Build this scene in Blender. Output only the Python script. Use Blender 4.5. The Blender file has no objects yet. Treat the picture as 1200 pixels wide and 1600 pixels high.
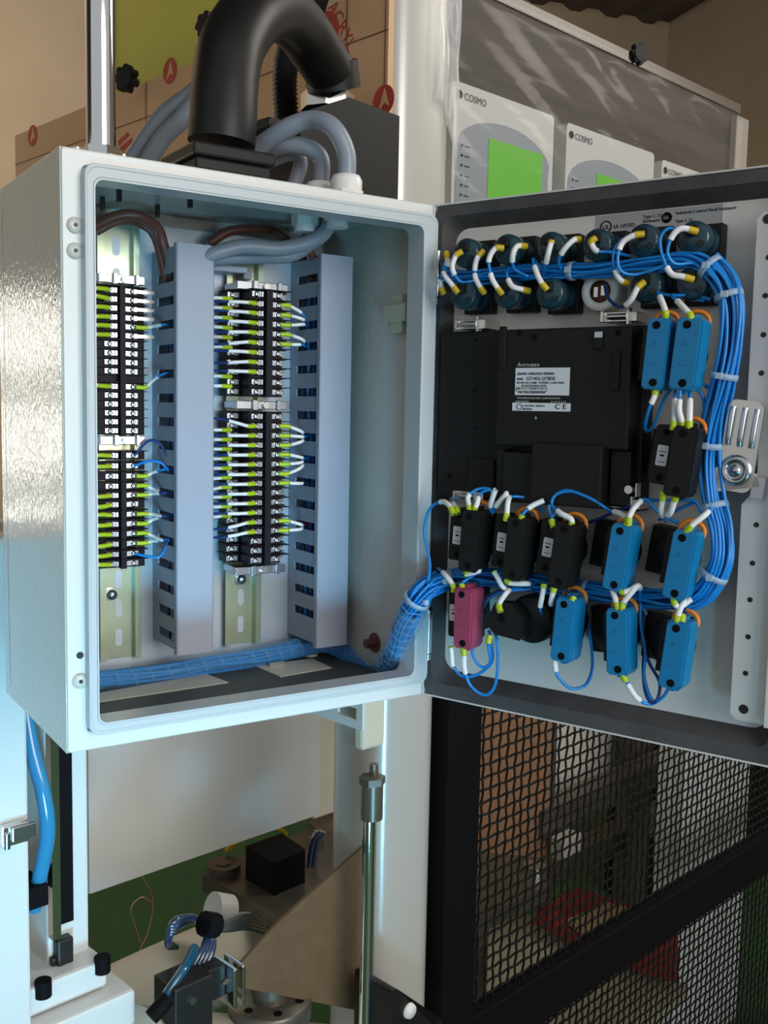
import bpy, bmesh, math, random
from mathutils import Vector, Matrix
random.seed(7)
S = bpy.context.scene
C = S.collection

# ------------------------------------------------------------------ camera
CAM = Vector((-.18849, -.67094, .23548)); YAW, PITCH, ROLL, F = .58274, -.09968, .01999, 1578.07
cy, sy, cp, sp, cr, sr = math.cos(YAW), math.sin(YAW), math.cos(PITCH), math.sin(PITCH), math.cos(ROLL), math.sin(ROLL)
FW = Vector((sy*cp, cy*cp, sp)); R0 = Vector((cy, -sy, 0)); U0 = R0.cross(FW)
RT = R0*cr + U0*sr; UP = U0*cr - R0*sr
cd = bpy.data.cameras.new('camera'); cam = bpy.data.objects.new('camera', cd); C.objects.link(cam)
cam.matrix_world = Matrix(((RT.x, UP.x, -FW.x, CAM.x), (RT.y, UP.y, -FW.y, CAM.y), (RT.z, UP.z, -FW.z, CAM.z), (0, 0, 0, 1)))
cd.sensor_fit = 'VERTICAL'; cd.sensor_height = 36; cd.lens = 36*F/1600; cd.clip_start = .01; cd.clip_end = 60
S.camera = cam

# ------------------------------------------------------------------ light
S.view_settings.view_transform = 'Standard'; S.view_settings.look = 'None'
S.view_settings.exposure = 0.0; S.view_settings.gamma = 1; S.view_settings.use_curve_mapping = False
w = bpy.data.worlds.new('world'); S.world = w; w.use_nodes = True
w.node_tree.nodes['Background'].inputs[0].default_value = (.96, .98, 1, 1)
w.node_tree.nodes['Background'].inputs[1].default_value = .50

def area(name, loc, target, size, power, col, sizey=None):
    l = bpy.data.lights.new(name, 'AREA'); l.energy = power; l.color = col; l.size = size
    if sizey: l.shape = 'RECTANGLE'; l.size_y = sizey
    o = bpy.data.objects.new(name, l); C.objects.link(o); o.location = loc
    o.rotation_euler = (Vector(target)-Vector(loc)).to_track_quat('-Z', 'Y').to_euler()
    return o
area('blue_fill_low', (-.42, -1.7, -.85), (.0, 0, -.18), .5, 1.9, (.24, .70, 1), .6).data.spread = math.radians(28)      # added blue fill with a narrow beam, stands for cool daylight low front left
area('bay_daylight_front', (.5, -3.0, .75), (.25, .1, .2), 1.6, 58, (1, .96, .90))          # hall daylight behind the photographer
area('rear_wall_fill', (-.6, 2.9, 2.2), (-.6, 4.5, .9), 1.4, 60, (1, .90, .76))              # added fill lamp that brightens the rear wall
area('mesh_side_fill', (2.4, -.2, 1.7), (1.1, 1.0, -.6), 1.0, 30, (1, .93, .84))  # added fill lamp that brightens the things behind the mesh guard

# ------------------------------------------------------------------ frames: pixel -> point on a real plane
class Frame:
    def __init__(s, o, az):
        ex = Vector((math.sin(az), math.cos(az), 0)); ey = Vector((-ex.y, ex.x, 0)); o = Vector(o)
        s.M = Matrix(((ex.x, ey.x, 0, o.x), (ex.y, ey.y, 0, o.y), (0, 0, 1, o.z), (0, 0, 0, 1)))
        s.I = s.M.inverted(); s.c = s.I @ CAM
    def d(s, u, v):
        r = RT*((u-600)/F) - UP*((v-800)/F) + FW
        return s.I.to_3x3() @ r
    def y(s, u, v, y): d = s.d(u, v); return s.c + d*((y-s.c.y)/d.y)
    def x(s, u, v, x): d = s.d(u, v); return s.c + d*((x-s.c.x)/d.x)
    def z(s, u, v, z): d = s.d(u, v); return s.c + d*((z-s.c.z)/d.z)
PI = math.pi
BW, BD, BH = .295, .172, .4
WF = Frame((0, 0, 0), PI/2)                 # cabinet / world
AD = 1.9426
ddx, ddy = -math.cos(AD), -math.sin(AD)
DF = Frame((BW, 0, 0), math.atan2(ddx, ddy))  # door: x from hinge outwards, -y towards the viewer
KF = Frame((.3, .24, 0), math.radians(79))   # machine behind

# ------------------------------------------------------------------ mesh helpers
class MB:
    def __init__(s): s.v = []; s.f = []; s.sm = []
    def add(s, vs, fs, smooth=False, M=None):
        b = len(s.v)
        s.v += [tuple(M @ Vector(p)) if M else tuple(p) for p in vs]
        s.f += [tuple(i+b for i in f) for f in fs]; s.sm += [smooth]*len(fs); return s
    def box(s, x0, x1, y0, y1, z0, z1, M=None):
        return s.add([(x0,y0,z0),(x1,y0,z0),(x1,y1,z0),(x0,y1,z0),(x0,y0,z1),(x1,y0,z1),(x1,y1,z1),(x0,y1,z1)],
                     [(0,3,2,1),(4,5,6,7),(0,1,5,4),(1,2,6,5),(2,3,7,6),(3,0,4,7)], False, M)
    def prism(s, pts, a, b, axis='y', M=None, smooth=False):
        n = len(pts)
        def q(p, t): return (p[0], t, p[1]) if axis == 'y' else ((t, p[0], p[1]) if axis == 'x' else (p[0], p[1], t))
        vs = [q(p, a) for p in pts] + [q(p, b) for p in pts]
        s.add(vs, [(i, (i+1) % n, (i+1) % n+n, i+n) for i in range(n)], smooth, M)
        s.add([q(p, a) for p in pts], [tuple(range(n))[::-1]], False, M); s.add([q(p, b) for p in pts], [tuple(range(n))], False, M)
        return s
    def cyl(s, p0, p1, r, r1=None, n=16, caps=True, M=None, smooth=True):
        p0, p1 = Vector(p0), Vector(p1); r1 = r if r1 is None else r1
        a = (p1-p0).normalized(); t = Vector((0, 0, 1)) if abs(a.z) < .9 else Vector((1, 0, 0)); e = a.cross(t).normalized(); g = a.cross(e)
        A = [p0+(e*math.cos(2*PI*i/n)+g*math.sin(2*PI*i/n))*r for i in range(n)]
        B = [p1+(e*math.cos(2*PI*i/n)+g*math.sin(2*PI*i/n))*r1 for i in range(n)]
        s.add(A+B, [(i, (i+1) % n, (i+1) % n+n, i+n) for i in range(n)], smooth, M)
        if caps: s.add(A, [tuple(range(n))[::-1]], False, M); s.add(B, [tuple(range(n))], False, M)
        return s
    def lathe(s, prof, p, axis, n=20, M=None):
        # prof: list of (radius, height along axis)
        p = Vector(p); a = Vector(axis).normalized(); t = Vector((0, 0, 1)) if abs(a.z) < .9 else Vector((1, 0, 0)); e = a.cross(t).normalized(); g = a.cross(e)
        vs = [p+a*h+(e*math.cos(2*PI*i/n)+g*math.sin(2*PI*i/n))*r for r, h in prof for i in range(n)]
        fs = [(k*n+i, k*n+(i+1) % n, (k+1)*n+(i+1) % n, (k+1)*n+i) for k in range(len(prof)-1) for i in range(n)]
        s.add(vs, fs, True, M); return s
    def tube(s, pts, r, n=8, sub=6, caps=True, M=None, rf=None):
        P = smooth_path(pts, sub); m = len(P)
        t = (P[1]-P[0]).normalized(); e = t.orthogonal().normalized(); vs = []
        for i, p in enumerate(P):
            t2 = ((P[min(i+1, m-1)]-P[max(i-1, 0)])).normalized()
            e = (e - t2*e.dot(t2)).normalized(); g = t2.cross(e)
            rr = rf(i/(m-1)) if rf else r
            vs += [p+(e*math.cos(2*PI*k/n)+g*math.sin(2*PI*k/n))*rr for k in range(n)]
        fs = [(i*n+k, i*n+(k+1) % n, (i+1)*n+(k+1) % n, (i+1)*n+k) for i in range(m-1) for k in range(n)]
        s.add(vs, fs, True, M)
        if caps: s.add(vs[:n], [tuple(range(n))[::-1]], False, M); s.add(vs[-n:], [tuple(range(n))], False, M)
        return s
    def mesh(s, name, mat):
        me = bpy.data.meshes.new(name); me.from_pydata(s.v, [], s.f); me.polygons.foreach_set('use_smooth', s.sm)
        me.materials.append(mat); me.update()
        bm = bmesh.new(); bm.from_mesh(me); bmesh.ops.recalc_face_normals(bm, faces=bm.faces); bm.to_mesh(me); bm.free()
        return me
    def build(s, name, mat, parent=None, M=None, bevel=0, **kw):
        o = link(name, s.mesh(name, mat), parent, M)
        if bevel:
            b = o.modifiers.new('bevel', 'BEVEL'); b.width = bevel; b.segments = 2; b.limit_method = 'ANGLE'; b.angle_limit = .7
        for k, v in kw.items(): o[k] = v
        return o
def link(name, data, parent=None, M=None):
    o = bpy.data.objects.new(name, data); C.objects.link(o)
    if parent: o.parent = parent
    if M is not None:
        if parent: o.matrix_local = M
        else: o.matrix_world = M
    return o
def smooth_path(pts, sub=6):
    P = [Vector(p) for p in pts]
    if len(P) < 3 or sub <= 1: return P
    out = []
    for i in range(len(P)-1):
        a = P[i-1] if i else P[0]*2-P[1]; b, c = P[i], P[i+1]; d = P[i+2] if i+2 < len(P) else P[-1]*2-P[-2]
        for k in range(sub):
            t = k/sub; out.append(.5*((2*b)+(c-a)*t+(2*a-5*b+4*c-d)*t*t+(3*b-a-3*c+d)*t**3))
    return out+[P[-1]]
def rrect(x0, x1, z0, z1, r, n=5):
    pts = []
    for cx, cz, a in ((x1-r, z1-r, 0), (x0+r, z1-r, 90), (x0+r, z0+r, 180), (x1-r, z0+r, 270)):
        for i in range(n+1):
            t = math.radians(a+90*i/n); pts.append((cx+r*math.cos(t), cz+r*math.sin(t)))
    return pts
def ring(mb, outer, inner, y0, y1, M=None):
    n = len(outer); q = lambda P, y: [(p[0], y, p[1]) for p in P]
    vs = q(outer, y0)+q(outer, y1)+q(inner, y1)+q(inner, y0); fs = []
    for k in range(4):
        for i in range(n): j = (i+1) % n; fs.append((k*n+i, k*n+j, ((k+1) % 4)*n+j, ((k+1) % 4)*n+i))
    mb.add(vs, fs, False, M); return mb
def thing(name, label, cat, M=None, group=None):
    o = link(name, None, None, M); o.empty_display_size = .02; tag(o, label, cat, group); return o
def tag(o, label, cat, group=None):
    o['label'] = label; o['category'] = cat
    if group: o['group'] = group
    return o
def T(x, y, z): return Matrix.Translation((x, y, z))
def RY(a): return Matrix.Rotation(a, 4, 'Y')
def RX(a): return Matrix.Rotation(a, 4, 'X')
def RZ(a): return Matrix.Rotation(a, 4, 'Z')

# ------------------------------------------------------------------ materials
def mat(name, col, rough=.5, metal=0, bump=None, var=None, spec=None, emit=None, alpha=None, coat=0, trans=0, aniso=None):
    m = bpy.data.materials.new(name); m.use_nodes = True; nt = m.node_tree; b = nt.nodes['Principled BSDF']
    b.inputs['Base Color'].default_value = (*col, 1); b.inputs['Roughness'].default_value = rough; b.inputs['Metallic'].default_value = metal
    if spec is not None: b.inputs['Specular IOR Level'].default_value = spec
    if coat: b.inputs['Coat Weight'].default_value = coat; b.inputs['Coat Roughness'].default_value = .08
    if trans: b.inputs['Transmission Weight'].default_value = trans
    if alpha is not None: b.inputs['Alpha'].default_value = alpha
    if emit: b.inputs['Emission Color'].default_value = (*emit[0], 1); b.inputs['Emission Strength'].default_value = emit[1]
    tc = nt.nodes.new('ShaderNodeTexCoord')
    def noise(scale, stretch):
        mp = nt.nodes.new('ShaderNodeMapping'); mp.inputs['Scale'].default_value = stretch
        nt.links.new(tc.outputs['Object'], mp.inputs[0]); n = nt.nodes.new('ShaderNodeTexNoise'); n.inputs['Scale'].default_value = scale
        n.inputs['Detail'].default_value = 3; nt.links.new(mp.outputs[0], n.inputs['Vector']); return n
    if bump:
        n = noise(bump[0], bump[2] if len(bump) > 2 else (1, 1, 1)); bp = nt.nodes.new('ShaderNodeBump'); bp.inputs['Strength'].default_value = bump[1]
        bp.inputs['Distance'].default_value = .001; nt.links.new(n.outputs['Fac'], bp.inputs['Height']); nt.links.new(bp.outputs[0], b.inputs['Normal'])
    if var:
        n = noise(var[0], var[2] if len(var) > 2 else (1, 1, 1)); r = nt.nodes.new('ShaderNodeValToRGB'); e = r.color_ramp.elements
        e[0].position = .35; e[1].position = .65; e[0].color = (*col, 1); e[1].color = (*var[1], 1)
        nt.links.new(n.outputs['Fac'], r.inputs[0]); nt.links.new(r.outputs[0], b.inputs['Base Color'])
    return m
paint = mat('cabinet_paint', (.56, .55, .50), .10, bump=(300, .50, (1, 1, .6)))
paint_in = mat('cabinet_paint_inside', (.56, .56, .53), .4, bump=(420, .15))
paint_door = mat('door_paint', (.66, .65, .63), .38, bump=(420, .15))
lip_m = mat('lip_paint', (.50, .53, .55), .38, bump=(420, .15))
gasket_m = mat('foam_gasket', (.075, .072, .075), .75, var=(30, (.05, .048, .05)), bump=(300, .3))
plate_m = mat('galvanised_plate', (.46, .56, .66), .38, .35, var=(18, (.56, .64, .70)), bump=(60, .1))
zinc_m = mat('yellow_zinc', (.62, .62, .40), .25, .7, var=(22, (.42, .66, .58), (1, 1, .35)))
duct_m = mat('duct_plastic', (.33, .36, .44), .5, bump=(900, .08))
black_m = mat('black_plastic', (.008, .008, .008), .5, bump=(700, .1), spec=.3)
termblack_m = mat('terminal_black', (.006, .005, .009), .5, spec=.2)
steel_m = mat('bright_steel', (.52, .55, .60), .25, 1)
nickel_m = mat('nickel', (.72, .70, .66), .25, 1)
chrome_m = mat('chrome', (.75, .76, .78), .06, 1)
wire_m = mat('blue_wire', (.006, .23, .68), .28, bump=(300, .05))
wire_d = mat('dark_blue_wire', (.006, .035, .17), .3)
spiral_m = mat('clear_spiral', (.35, .62, .90), .15, alpha=.16)
sleeve_m = mat('clear_sleeve', (.25, .55, .85), .12, alpha=.22, bump=(60, .3))
marker_m = mat('wire_marker', (.78, .78, .80), .4)
lime_m = mat('lime_sleeve', (.42, .55, .015), .42)
yel_m = mat('yellow_sleeve', (.55, .38, .01), .42)
red_m = mat('red_wire', (.35, .01, .03), .4)
brown_m = mat('brown_cable', (.14, .05, .035), .42)
grey_m = mat('grey_cable', (.22, .25, .30), .38)
tie_m = mat('nylon_tie', (.50, .66, .80), .35, alpha=.6)
white_m = mat('white_plastic', (.72, .72, .70), .4)
ivory_m = mat('ivory_clip', (.50, .50, .38), .5)
blueblk_m = mat('blue_contact_block', (.003, .19, .42), .42, bump=(600, .1))
pink_m = mat('maroon_contact_block', (.34, .05, .11), .42, bump=(600, .1))
teal_m = mat('dark_teal_lamp', (.012, .045, .065), .25)
orange_m = mat('orange_ring', (.75, .22, .02), .45)
label_m = mat('white_label', (.72, .72, .76), .5)
silverlab_m = mat('grey_sticker', (.33, .34, .36), .45)
ink_m = mat('black_ink', (.004, .004, .005), .65, spec=.1)
inkw_m = mat('pale_ink', (.5, .5, .5), .6)
cream_m = mat('cream_paint', (.60, .57, .46), .42, bump=(200, .08))
creamw_m = mat('white_machine_paint', (.64, .66, .65), .24, bump=(160, .1))
alu_m = mat('column_paint', (.56, .55, .52), .26, .25)
kraft_m = mat('kraft_film', (.52, .30, .15), .5, var=(4, (.57, .34, .18)), bump=(12, .3))
redink_m = mat('red_ink', (.40, .035, .02), .6)
olive_m = mat('olive_board', (.44, .42, .04), .5)
wallm = mat('tan_wall', (.56, .43, .30), .8, var=(2.5, (.51, .39, .27)), bump=(30, .3))
ceil_m = mat('corrugated_roof', (.10, .075, .065), .7)
floor_m = mat('green_floor', (.012, .075, .015), .6, var=(12, (.016, .06, .018)))
dark_m = mat('dark_steel', (.035, .035, .035), .4, .6)
mesh_m = mat('black_mesh', (.004, .004, .005), .5)
steelgrey_m = mat('ground_steel', (.13, .12, .10), .35, .6, var=(20, (.17, .15, .12)))
card_m = mat('brown_sheet', (.12, .07, .034), .6, var=(60, (.14, .085, .045)))
screen_m = mat('green_screen', (.06, .26, .01), .3, emit=((.12, .48, .01), .38))
bezel_m = mat('grey_bezel', (.23, .26, .30), .4)
unit_m = mat('white_unit', (.52, .52, .50), .45)
tint_m = mat('tinted_panel', (.030, .020, .014), .55, spec=.15, bump=(5, 1.0, (1, 1, 8)), var=(4, (.050, .036, .027), (.6, 1, 9)))
film_m = mat('stretch_film', (.30, .30, .30), .14, alpha=.07, bump=(40, 1.0, (.25, 1, 1.4)))
redsheet_m = mat('red_sheet', (.20, .012, .015), .6)
tubeb_m = mat('clear_blue_tube', (.03, .22, .42), .12, coat=.5)
darktube_m = mat('navy_tube', (.02, .04, .09), .1, coat=1)
copper_m = mat('copper_wire', (.5, .28, .12), .35, .8)
yellow_m = mat('yellow_strap', (.55, .42, .02), .6)
knob_m = mat('black_knob', (.006, .006, .006), .45, spec=.35)

def text(body, size, parent, M, m, name='lettering', ax='LEFT', ext=0.0001, sx=1):
    cu = bpy.data.curves.new(name, 'FONT'); cu.body = body; cu.size = size; cu.align_x = ax; cu.extrude = ext
    cu.space_line = .95
    tmp = bpy.data.objects.new(name, cu); C.objects.link(tmp); dg = bpy.context.evaluated_depsgraph_get()
    me = bpy.data.meshes.new_from_object(tmp.evaluated_get(dg)); bpy.data.objects.remove(tmp); me.materials.clear(); me.materials.append(m)
    return link(name, me, parent, M @ RX(PI/2) @ Matrix.Diagonal((sx, 1, 1, 1)))

# ================================================================== SETTING
FLZ = -1.1
RF = Frame((0, 0, 0), math.radians(103.6))   # room: x right along back wall, y away
wr = RF.y(1015, 60, 5.0)                     # corner line of roof and right wall runs through here
RX1, RZ1 = wr.x, wr.z
def struct(mb, name, m, M=None, bevel=0):
    o = mb.build(name, m, None, M, bevel); o['kind'] = 'structure'; return o
struct(MB().box(-9, RX1+.1, -6, 9.1, FLZ-.1, FLZ), 'floor', floor_m, RF.M)
struct(MB().box(-9, RX1+.1, 4.8, 4.9, FLZ, RZ1+.1), 'wall_back', wallm, RF.M)
struct(MB().box(RX1, RX1+.1, -1.5, 9, FLZ, RZ1+.1), 'wall_right', wallm, RF.M)
cb = MB()
k = 0; X = -9
while X < RX1:
    cb.prism([(X, RZ1+.03), (X+.05, RZ1), (X+.12, RZ1), (X+.17, RZ1+.03), (X+.25, RZ1+.03), (X+.25, RZ1+.06), (X, RZ1+.06)], -1.0, 9.1); X += .25
struct(cb, 'ceiling', ceil_m, RF.M)
# left wall with the window that mirrors in the cabinet's glossy side
wm = mat('window_daylight', (1, 1, 1), .5, emit=((1, .94, .84), 11))
AWc = Vector((0, .038, .22)); dv = (AWc-CAM); dv.x = -dv.x   # mirrored sight line off the side sheet
t = 2.6/dv.y; WP = AWc+dv*t; nb = Vector((dv.x, dv.y, 0)).normalized()
WM = Frame((WP.x, WP.y, 0), math.atan2(nb.y, -nb.x)*0+math.atan2(nb.x, nb.y)+PI/2)
zc = WP.z
hw_, zt_w, zb_w = .13, zc+.44, zc-.62
struct(MB().box(-1.6, -hw_, 0, .1, FLZ, 2.4).box(hw_, .45, 0, .1, FLZ, 2.4).box(-hw_, hw_, 0, .1, FLZ, zb_w).box(-hw_, hw_, 0, .1, zt_w, 2.4), 'wall_left', wallm, WM.M)
wo = struct(MB().box(-hw_, hw_, -.02, .05, zb_w, zb_w+.03).box(-hw_, hw_, -.02, .05, zt_w-.03, zt_w).box(-hw_, -hw_+.02, -.02, .05, zb_w+.03, zt_w-.03).box(hw_-.02, hw_, -.02, .05, zb_w+.03, zt_w-.03), 'window_1', cream_m, WM.M)
for zz in (zc+.12, zc-.2): MB().box(-hw_+.02, hw_-.02, -.01, .04, zz-.03, zz+.03).build('glazing_bar', cream_m, wo)
for a, b_ in ((zb_w+.03, zc-.23), (zc-.17, zc+.09), (zc+.15, zt_w-.03)): MB().box(-hw_+.02, hw_-.02, .03, .035, a, b_).build('pane', wm, wo)

# ================================================================== CABINET
cab = thing('electrical_cabinet', 'open light grey steel cabinet with its door swung wide open on the right', 'cabinet', WF.M)
th = .0018
b = MB()
b.box(0, th, 0, BD, 0, BH).box(BW-th, BW, 0, BD, 0, BH).box(th, BW-th, 0, BD, BH-th, BH).box(th, BW-th, BD-th, BD, th, BH-th)
# floor sheet with gland opening
gx0, gx1, gy0, gy1 = .165, .262, .075, .135
b.box(th, BW-th, 0, gy0, 0, th).box(th, BW-th, gy1, BD-th, 0, th).box(th, gx0, gy0, gy1, 0, th).box(gx1, BW-th, gy0, gy1, 0, th)
b.build('housing', paint, cab, bevel=.0008)
b = MB(); ring(b, rrect(.001, BW-.001, .001, BH-.001, .002), rrect(.014, BW-.006, .013, BH-.010, .004), -.0012, .0015)
b.build('front_flange', mat('flange_paint', (.68, .68, .66), .32, bump=(420, .12)), cab, bevel=.0006)
b = MB(); o_, i_ = rrect(.0130, BW-.0015, .0125, BH-.0095, .008), rrect(.0190, BW-.0140, .0195, BH-.0185, .006)
ring(b, o_, [(p[0]*.985+.002, p[1]*.985+.003) for p in o_], -.010, .001)
b2 = MB(); ring(b, [(p[0]*.99+.0015, p[1]*.99+.002) for p in o_], i_, -.0095, -.0075); ring(b2, [(p[0]*1.0, p[1]) for p in i_], [((p[0]-BW/2)*.992+BW/2, (p[1]-.2)*.994+.2) for p in i_], -.0095, .012)
b.build('rain_lip', lip_m, cab, bevel=.0012); b2.build('lip_return', lip_m, cab)
# plugs and holes on the left flange
for u, v in ((117, 352), (117, 392), (125, 1064)):
    p = WF.y(u, v, -.0015); b = MB().lathe([(0, -.0022), (.0025, -.0022), (.0052, -.0012), (.0055, 0)], (p.x, -.0012, p.z), (0, 1, 0)); o = b.build('cover_plug', paint, cab)
    MB().cyl((p.x, -.0039, p.z), (p.x, -.0025, p.z), .0014, n=10).build('plug_pin', dark_m, o)
p = WF.y(125, 1024, -.0015); MB().cyl((p.x, -.0018, p.z), (p.x, .001, p.z), .0024, n=14).build('drill_hole', dark_m, cab)
MB().box(.062, BW-.012, .1555, .1575, .012, BH-.014).build('mounting_plate', plate_m, cab, bevel=.0006)
MB().box(.0, .062, .1555, .1575, .012, BH-.014).build('mounting_plate_edge', plate_m, cab)
# dark grey layer over the cabinet floor, cream plates on top
MB().box(.004, BW-.004, .016, .152, th, th+.0036).build('floor_layer', mat('dark_grey_layer', (.07, .075, .072), .6), cab, label='dark grey layer on the cabinet floor')
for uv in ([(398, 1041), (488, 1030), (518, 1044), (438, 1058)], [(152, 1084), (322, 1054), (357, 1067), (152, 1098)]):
    P = [WF.z(u, v, .0055) for u, v in uv]; MB().prism([(q.x, q.y) for q in P], .0054, .0062, axis='z').build('floor_plate', mat('floor_plate_cream', (.62, .60, .50), .5), cab, label='cream plate lying on the dark floor layer')
pq = WF.z(432, 1039, .0065); MB().box(pq.x-.007, pq.x+.007, pq.y-.002, pq.y+.002, .006, .0095).build('floor_tab', nickel_m, cab)
for u, v, r in ((485, 1022, .007),):
    p = WF.z(u, v, .0065); MB().cyl((p.x, p.y, .0054), (p.x, p.y, .0075), r, n=16).build('blind_plug', white_m, cab)
# ivory hinge clip and bolt on right inner wall
b = MB().box(BW-.010, BW-th, .028, .044, .300, .332).box(BW-.012, BW-th, .020, .052, .309, .324); b.build('inner_clip', ivory_m, cab, bevel=.001)
MB().cyl((BW-.012, .070, .030), (BW-th, .070, .030), .0045, n=6, smooth=False).cyl((BW-.003, .07, .03), (BW-th, .07, .03), .009).build('earth_bolt', brown_m, cab)
for u, v in ((186, 296), (246, 322), (297, 306), (160, 310)):
    p = WF.z(u, v, BH-.003); MB().box(p.x-.0015, p.x+.0015, p.y-.002, p.y+.002, BH-.012, BH-th).build('ceiling_tab', dark_m, cab)
p = WF.y(175, 929, .146); 
# hinge knuckles on right edge
for z in (.345, .055): MB().cyl((BW+.001, -.006, z-.018), (BW+.001, -.006, z+.018), .0035).cyl((BW+.001, -.006, z-.024), (BW+.001, -.006, z-.019), .0028).build('hinge', steel_m, cab)

# ---------------- door (part of the cabinet)
DW = .292; PY0 = .014                       # panel inner surface at y=PY0
DL = cab.matrix_world.inverted() @ DF.M
door = MB().box(.0, DW, PY0, PY0+.0018, .0, BH).box(0, DW, 0, PY0, BH-.0015, BH).box(0, DW, 0, PY0, 0, .0015).box(0, .0015, 0, PY0, 0, BH).box(DW-.0015, DW, 0, PY0, 0, BH).build('door', paint_door, cab, DL, bevel=.0006)
# foam gasket ring with sloping inner bank
oo, ii, jj = rrect(.002, DW-.002, .002, BH-.002, .008), rrect(.008, DW-.012, .012, BH-.010, .010), rrect(.0135, DW-.016, .0215, BH-.0185, .012)
q = lambda P, y: [(p[0], y, p[1]) for p in P]; n = len(oo)
b = MB().add(q(oo, .0005)+q(ii, .0015)+q(jj, PY0)+q(jj, PY0), [(k*n+i, k*n+(i+1) % n, (k+1)*n+(i+1) % n, (k+1)*n+i) for k in range(3) for i in range(n)])
b.build('gasket', gasket_m, door)
# stiffener strip with holes, on the free side
sp0 = DF.y(1204, 345, -.004); sp1 = DF.y(1160, 1112, -.004)
sx = (sp0.x+sp1.x)/2; z1s, z0s = sp0.z+.006, sp1.z-.006
stp = [(sx-.008, z0s+.004), (sx-.004, z0s), (sx+.016, z0s), (sx+.016, z1s), (sx-.004, z1s), (sx-.008, z1s-.004), (sx-.008, .235), (sx+.001, .229), (sx+.001, .189), (sx-.008, .178)]
st = MB().prism(stp, -.005, -.0035).box(sx+.0145, sx+.016, -.005, PY0, z0s, z1s).box(sx+.016, sx+.021, -.012, -.0035, z0s, z1s)
stiff = st.build('stiffener_strip', paint_door, door, bevel=.0005)
dots = MB()
for u, v in ((1201, 402), (1196, 462), (1193, 523), (1190, 583), (1182, 820), (1176, 880), (1172, 937), (1169, 995), (1165, 1052)):
    p = DF.y(u, v, -.005); dots.cyl((p.x, -.0053, p.z), (p.x, -.0047, p.z), .0018, n=12)
for u, v in ((1200, 342), (1162, 1108)):
    p = DF.y(u, v, -.005); dots.cyl((p.x, -.0053, p.z), (p.x, -.0047, p.z), .0032, n=16)
dots.build('strip_holes', dark_m, door, kind='stuff')
# latch lever
p = DF.y(1149, 735, -.016); a = DF.y(1165, 640, -.016)
dx, dz = a.x-p.x, a.z-p.z; L = math.hypot(dx, dz); LM = T(p.x, -.016, p.z) @ RY(math.atan2(dx, dz))
b = MB().prism(rrect(-.0118, .0118, -.014, L+.006, .006), 0, .003, M=LM).prism([(-.014, .0), (.014, .0), (.017, -.008), (-.010, -.016)], .0, .006, M=LM)
lt = b.build('latch_lever', nickel_m, door, bevel=.0008)
b = MB()
for xx in (-.0078, 0, .0078): b.tube([(xx, -.0005, .016), (xx, -.0012, .022), (xx, -.0012, L-.004), (xx, -.0005, L+.001)], .0022, n=8, M=LM)
b.lathe([(0, -.0025), (.003, -.0025), (.0035, -.001), (.006, -.001), (.0065, -.0022), (.0095, -.0015), (.0105, 0)], (0, 0, 0), (0, 1, 0), M=LM)
b.box(.012, .020, .0, .016, -.016, -.002, M=LM).cyl((0, .002, 0), (0, .03, 0), .006, M=LM)
b.build('latch_ribs', steel_m, door)
# approval sticker at the top of the door
def dpt(u, v, y=PY0): return DF.y(u, v, y)
c0, c1, c2 = dpt(932, 335), dpt(1128, 318), dpt(1126, 402)
x0, x1, zt, zb = c0.x, c2.x, c1.z, c2.z-.001
st_ = MB().box(x0, x1, PY0-.0004, PY0, zt-.016, zt).box(x0, x1, PY0-.00035, PY0, zb, zt-.0165).build('approval_sticker', silverlab_m, door)
TM = lambda x, z, y=PY0-.0006: DL.inverted() @ DL @ T(x, y, z)
text('Type 1, 12\nEnclosure', .0032, door, TM(x0+.036, zt-.005), ink_m); text('UL LISTED', .0036, door, TM(x0+.014, zt-.010), ink_m)
text('Industrial Control Panel Enclosure', .0030, door, TM(x0+.060, zt-.0045), ink_m); text('Type 1, 12', .0028, door, TM(x0+.060, zt-.010), ink_m)
text('ENCLOSURE FOR INDUSTRIAL USE', .0028, door, TM(x0+.003, zt-.0185), inkw_m)
b = MB(); ring(b, [(x0+.008+.0045*math.cos(k*PI/8), zt-.0085+.0045*math.sin(k*PI/8)) for k in range(16)], [(x0+.008+.0037*math.cos(k*PI/8), zt-.0085+.0037*math.sin(k*PI/8)) for k in range(16)], PY0-.0007, PY0-.0004)
b.build('approval_mark', ink_m, door); text('UL', .0045, door, TM(x0+.0055, zt-.0102), ink_m)
MB().cyl((x0+.0535, PY0-.0007, zt-.006), (x0+.0535, PY0-.0003, zt-.006), .0038).build('approval_mark', ink_m, door); text('SA', .0035, door, TM(x0+.0510, zt-.0072, PY0-.0008), silverlab_m)

# ================================================================== INSIDE: rails, ducts
PLY = .1555
def din_rail(xc, z0, z1, label):
    r = MB().prism([(-.0175, 0-.0075), (-.0125, -.0075), (-.0125, -.001), (.0125, -.001), (.0125, -.0075), (.0175, -.0075), (.0175, -.0063), (.0137, -.0063), (.0137, 0), (-.0137, 0), (-.0137, -.0063), (-.0175, -.0063)], z0, z1, axis='z')
    o = r.build('din_rail', zinc_m, None, T(xc, PLY, 0)); tag(o, label, 'mounting rail')
    z = z0+.018; k = 0
    while z < z1-.01:
        s = MB().prism(rrect(-.003, .003, z-.0075, z+.0075, .0029), -.0014, -.0009); s.build('slot', plate_m, o)
        z += .025
    return o
ra = din_rail(.0885, .022, .384, 'iridescent zinc mounting rail nearest the left edge of the cabinet opening')
rb = din_rail(.2015, .022, .372, 'iridescent zinc mounting rail between the two grey ducts')
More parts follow.
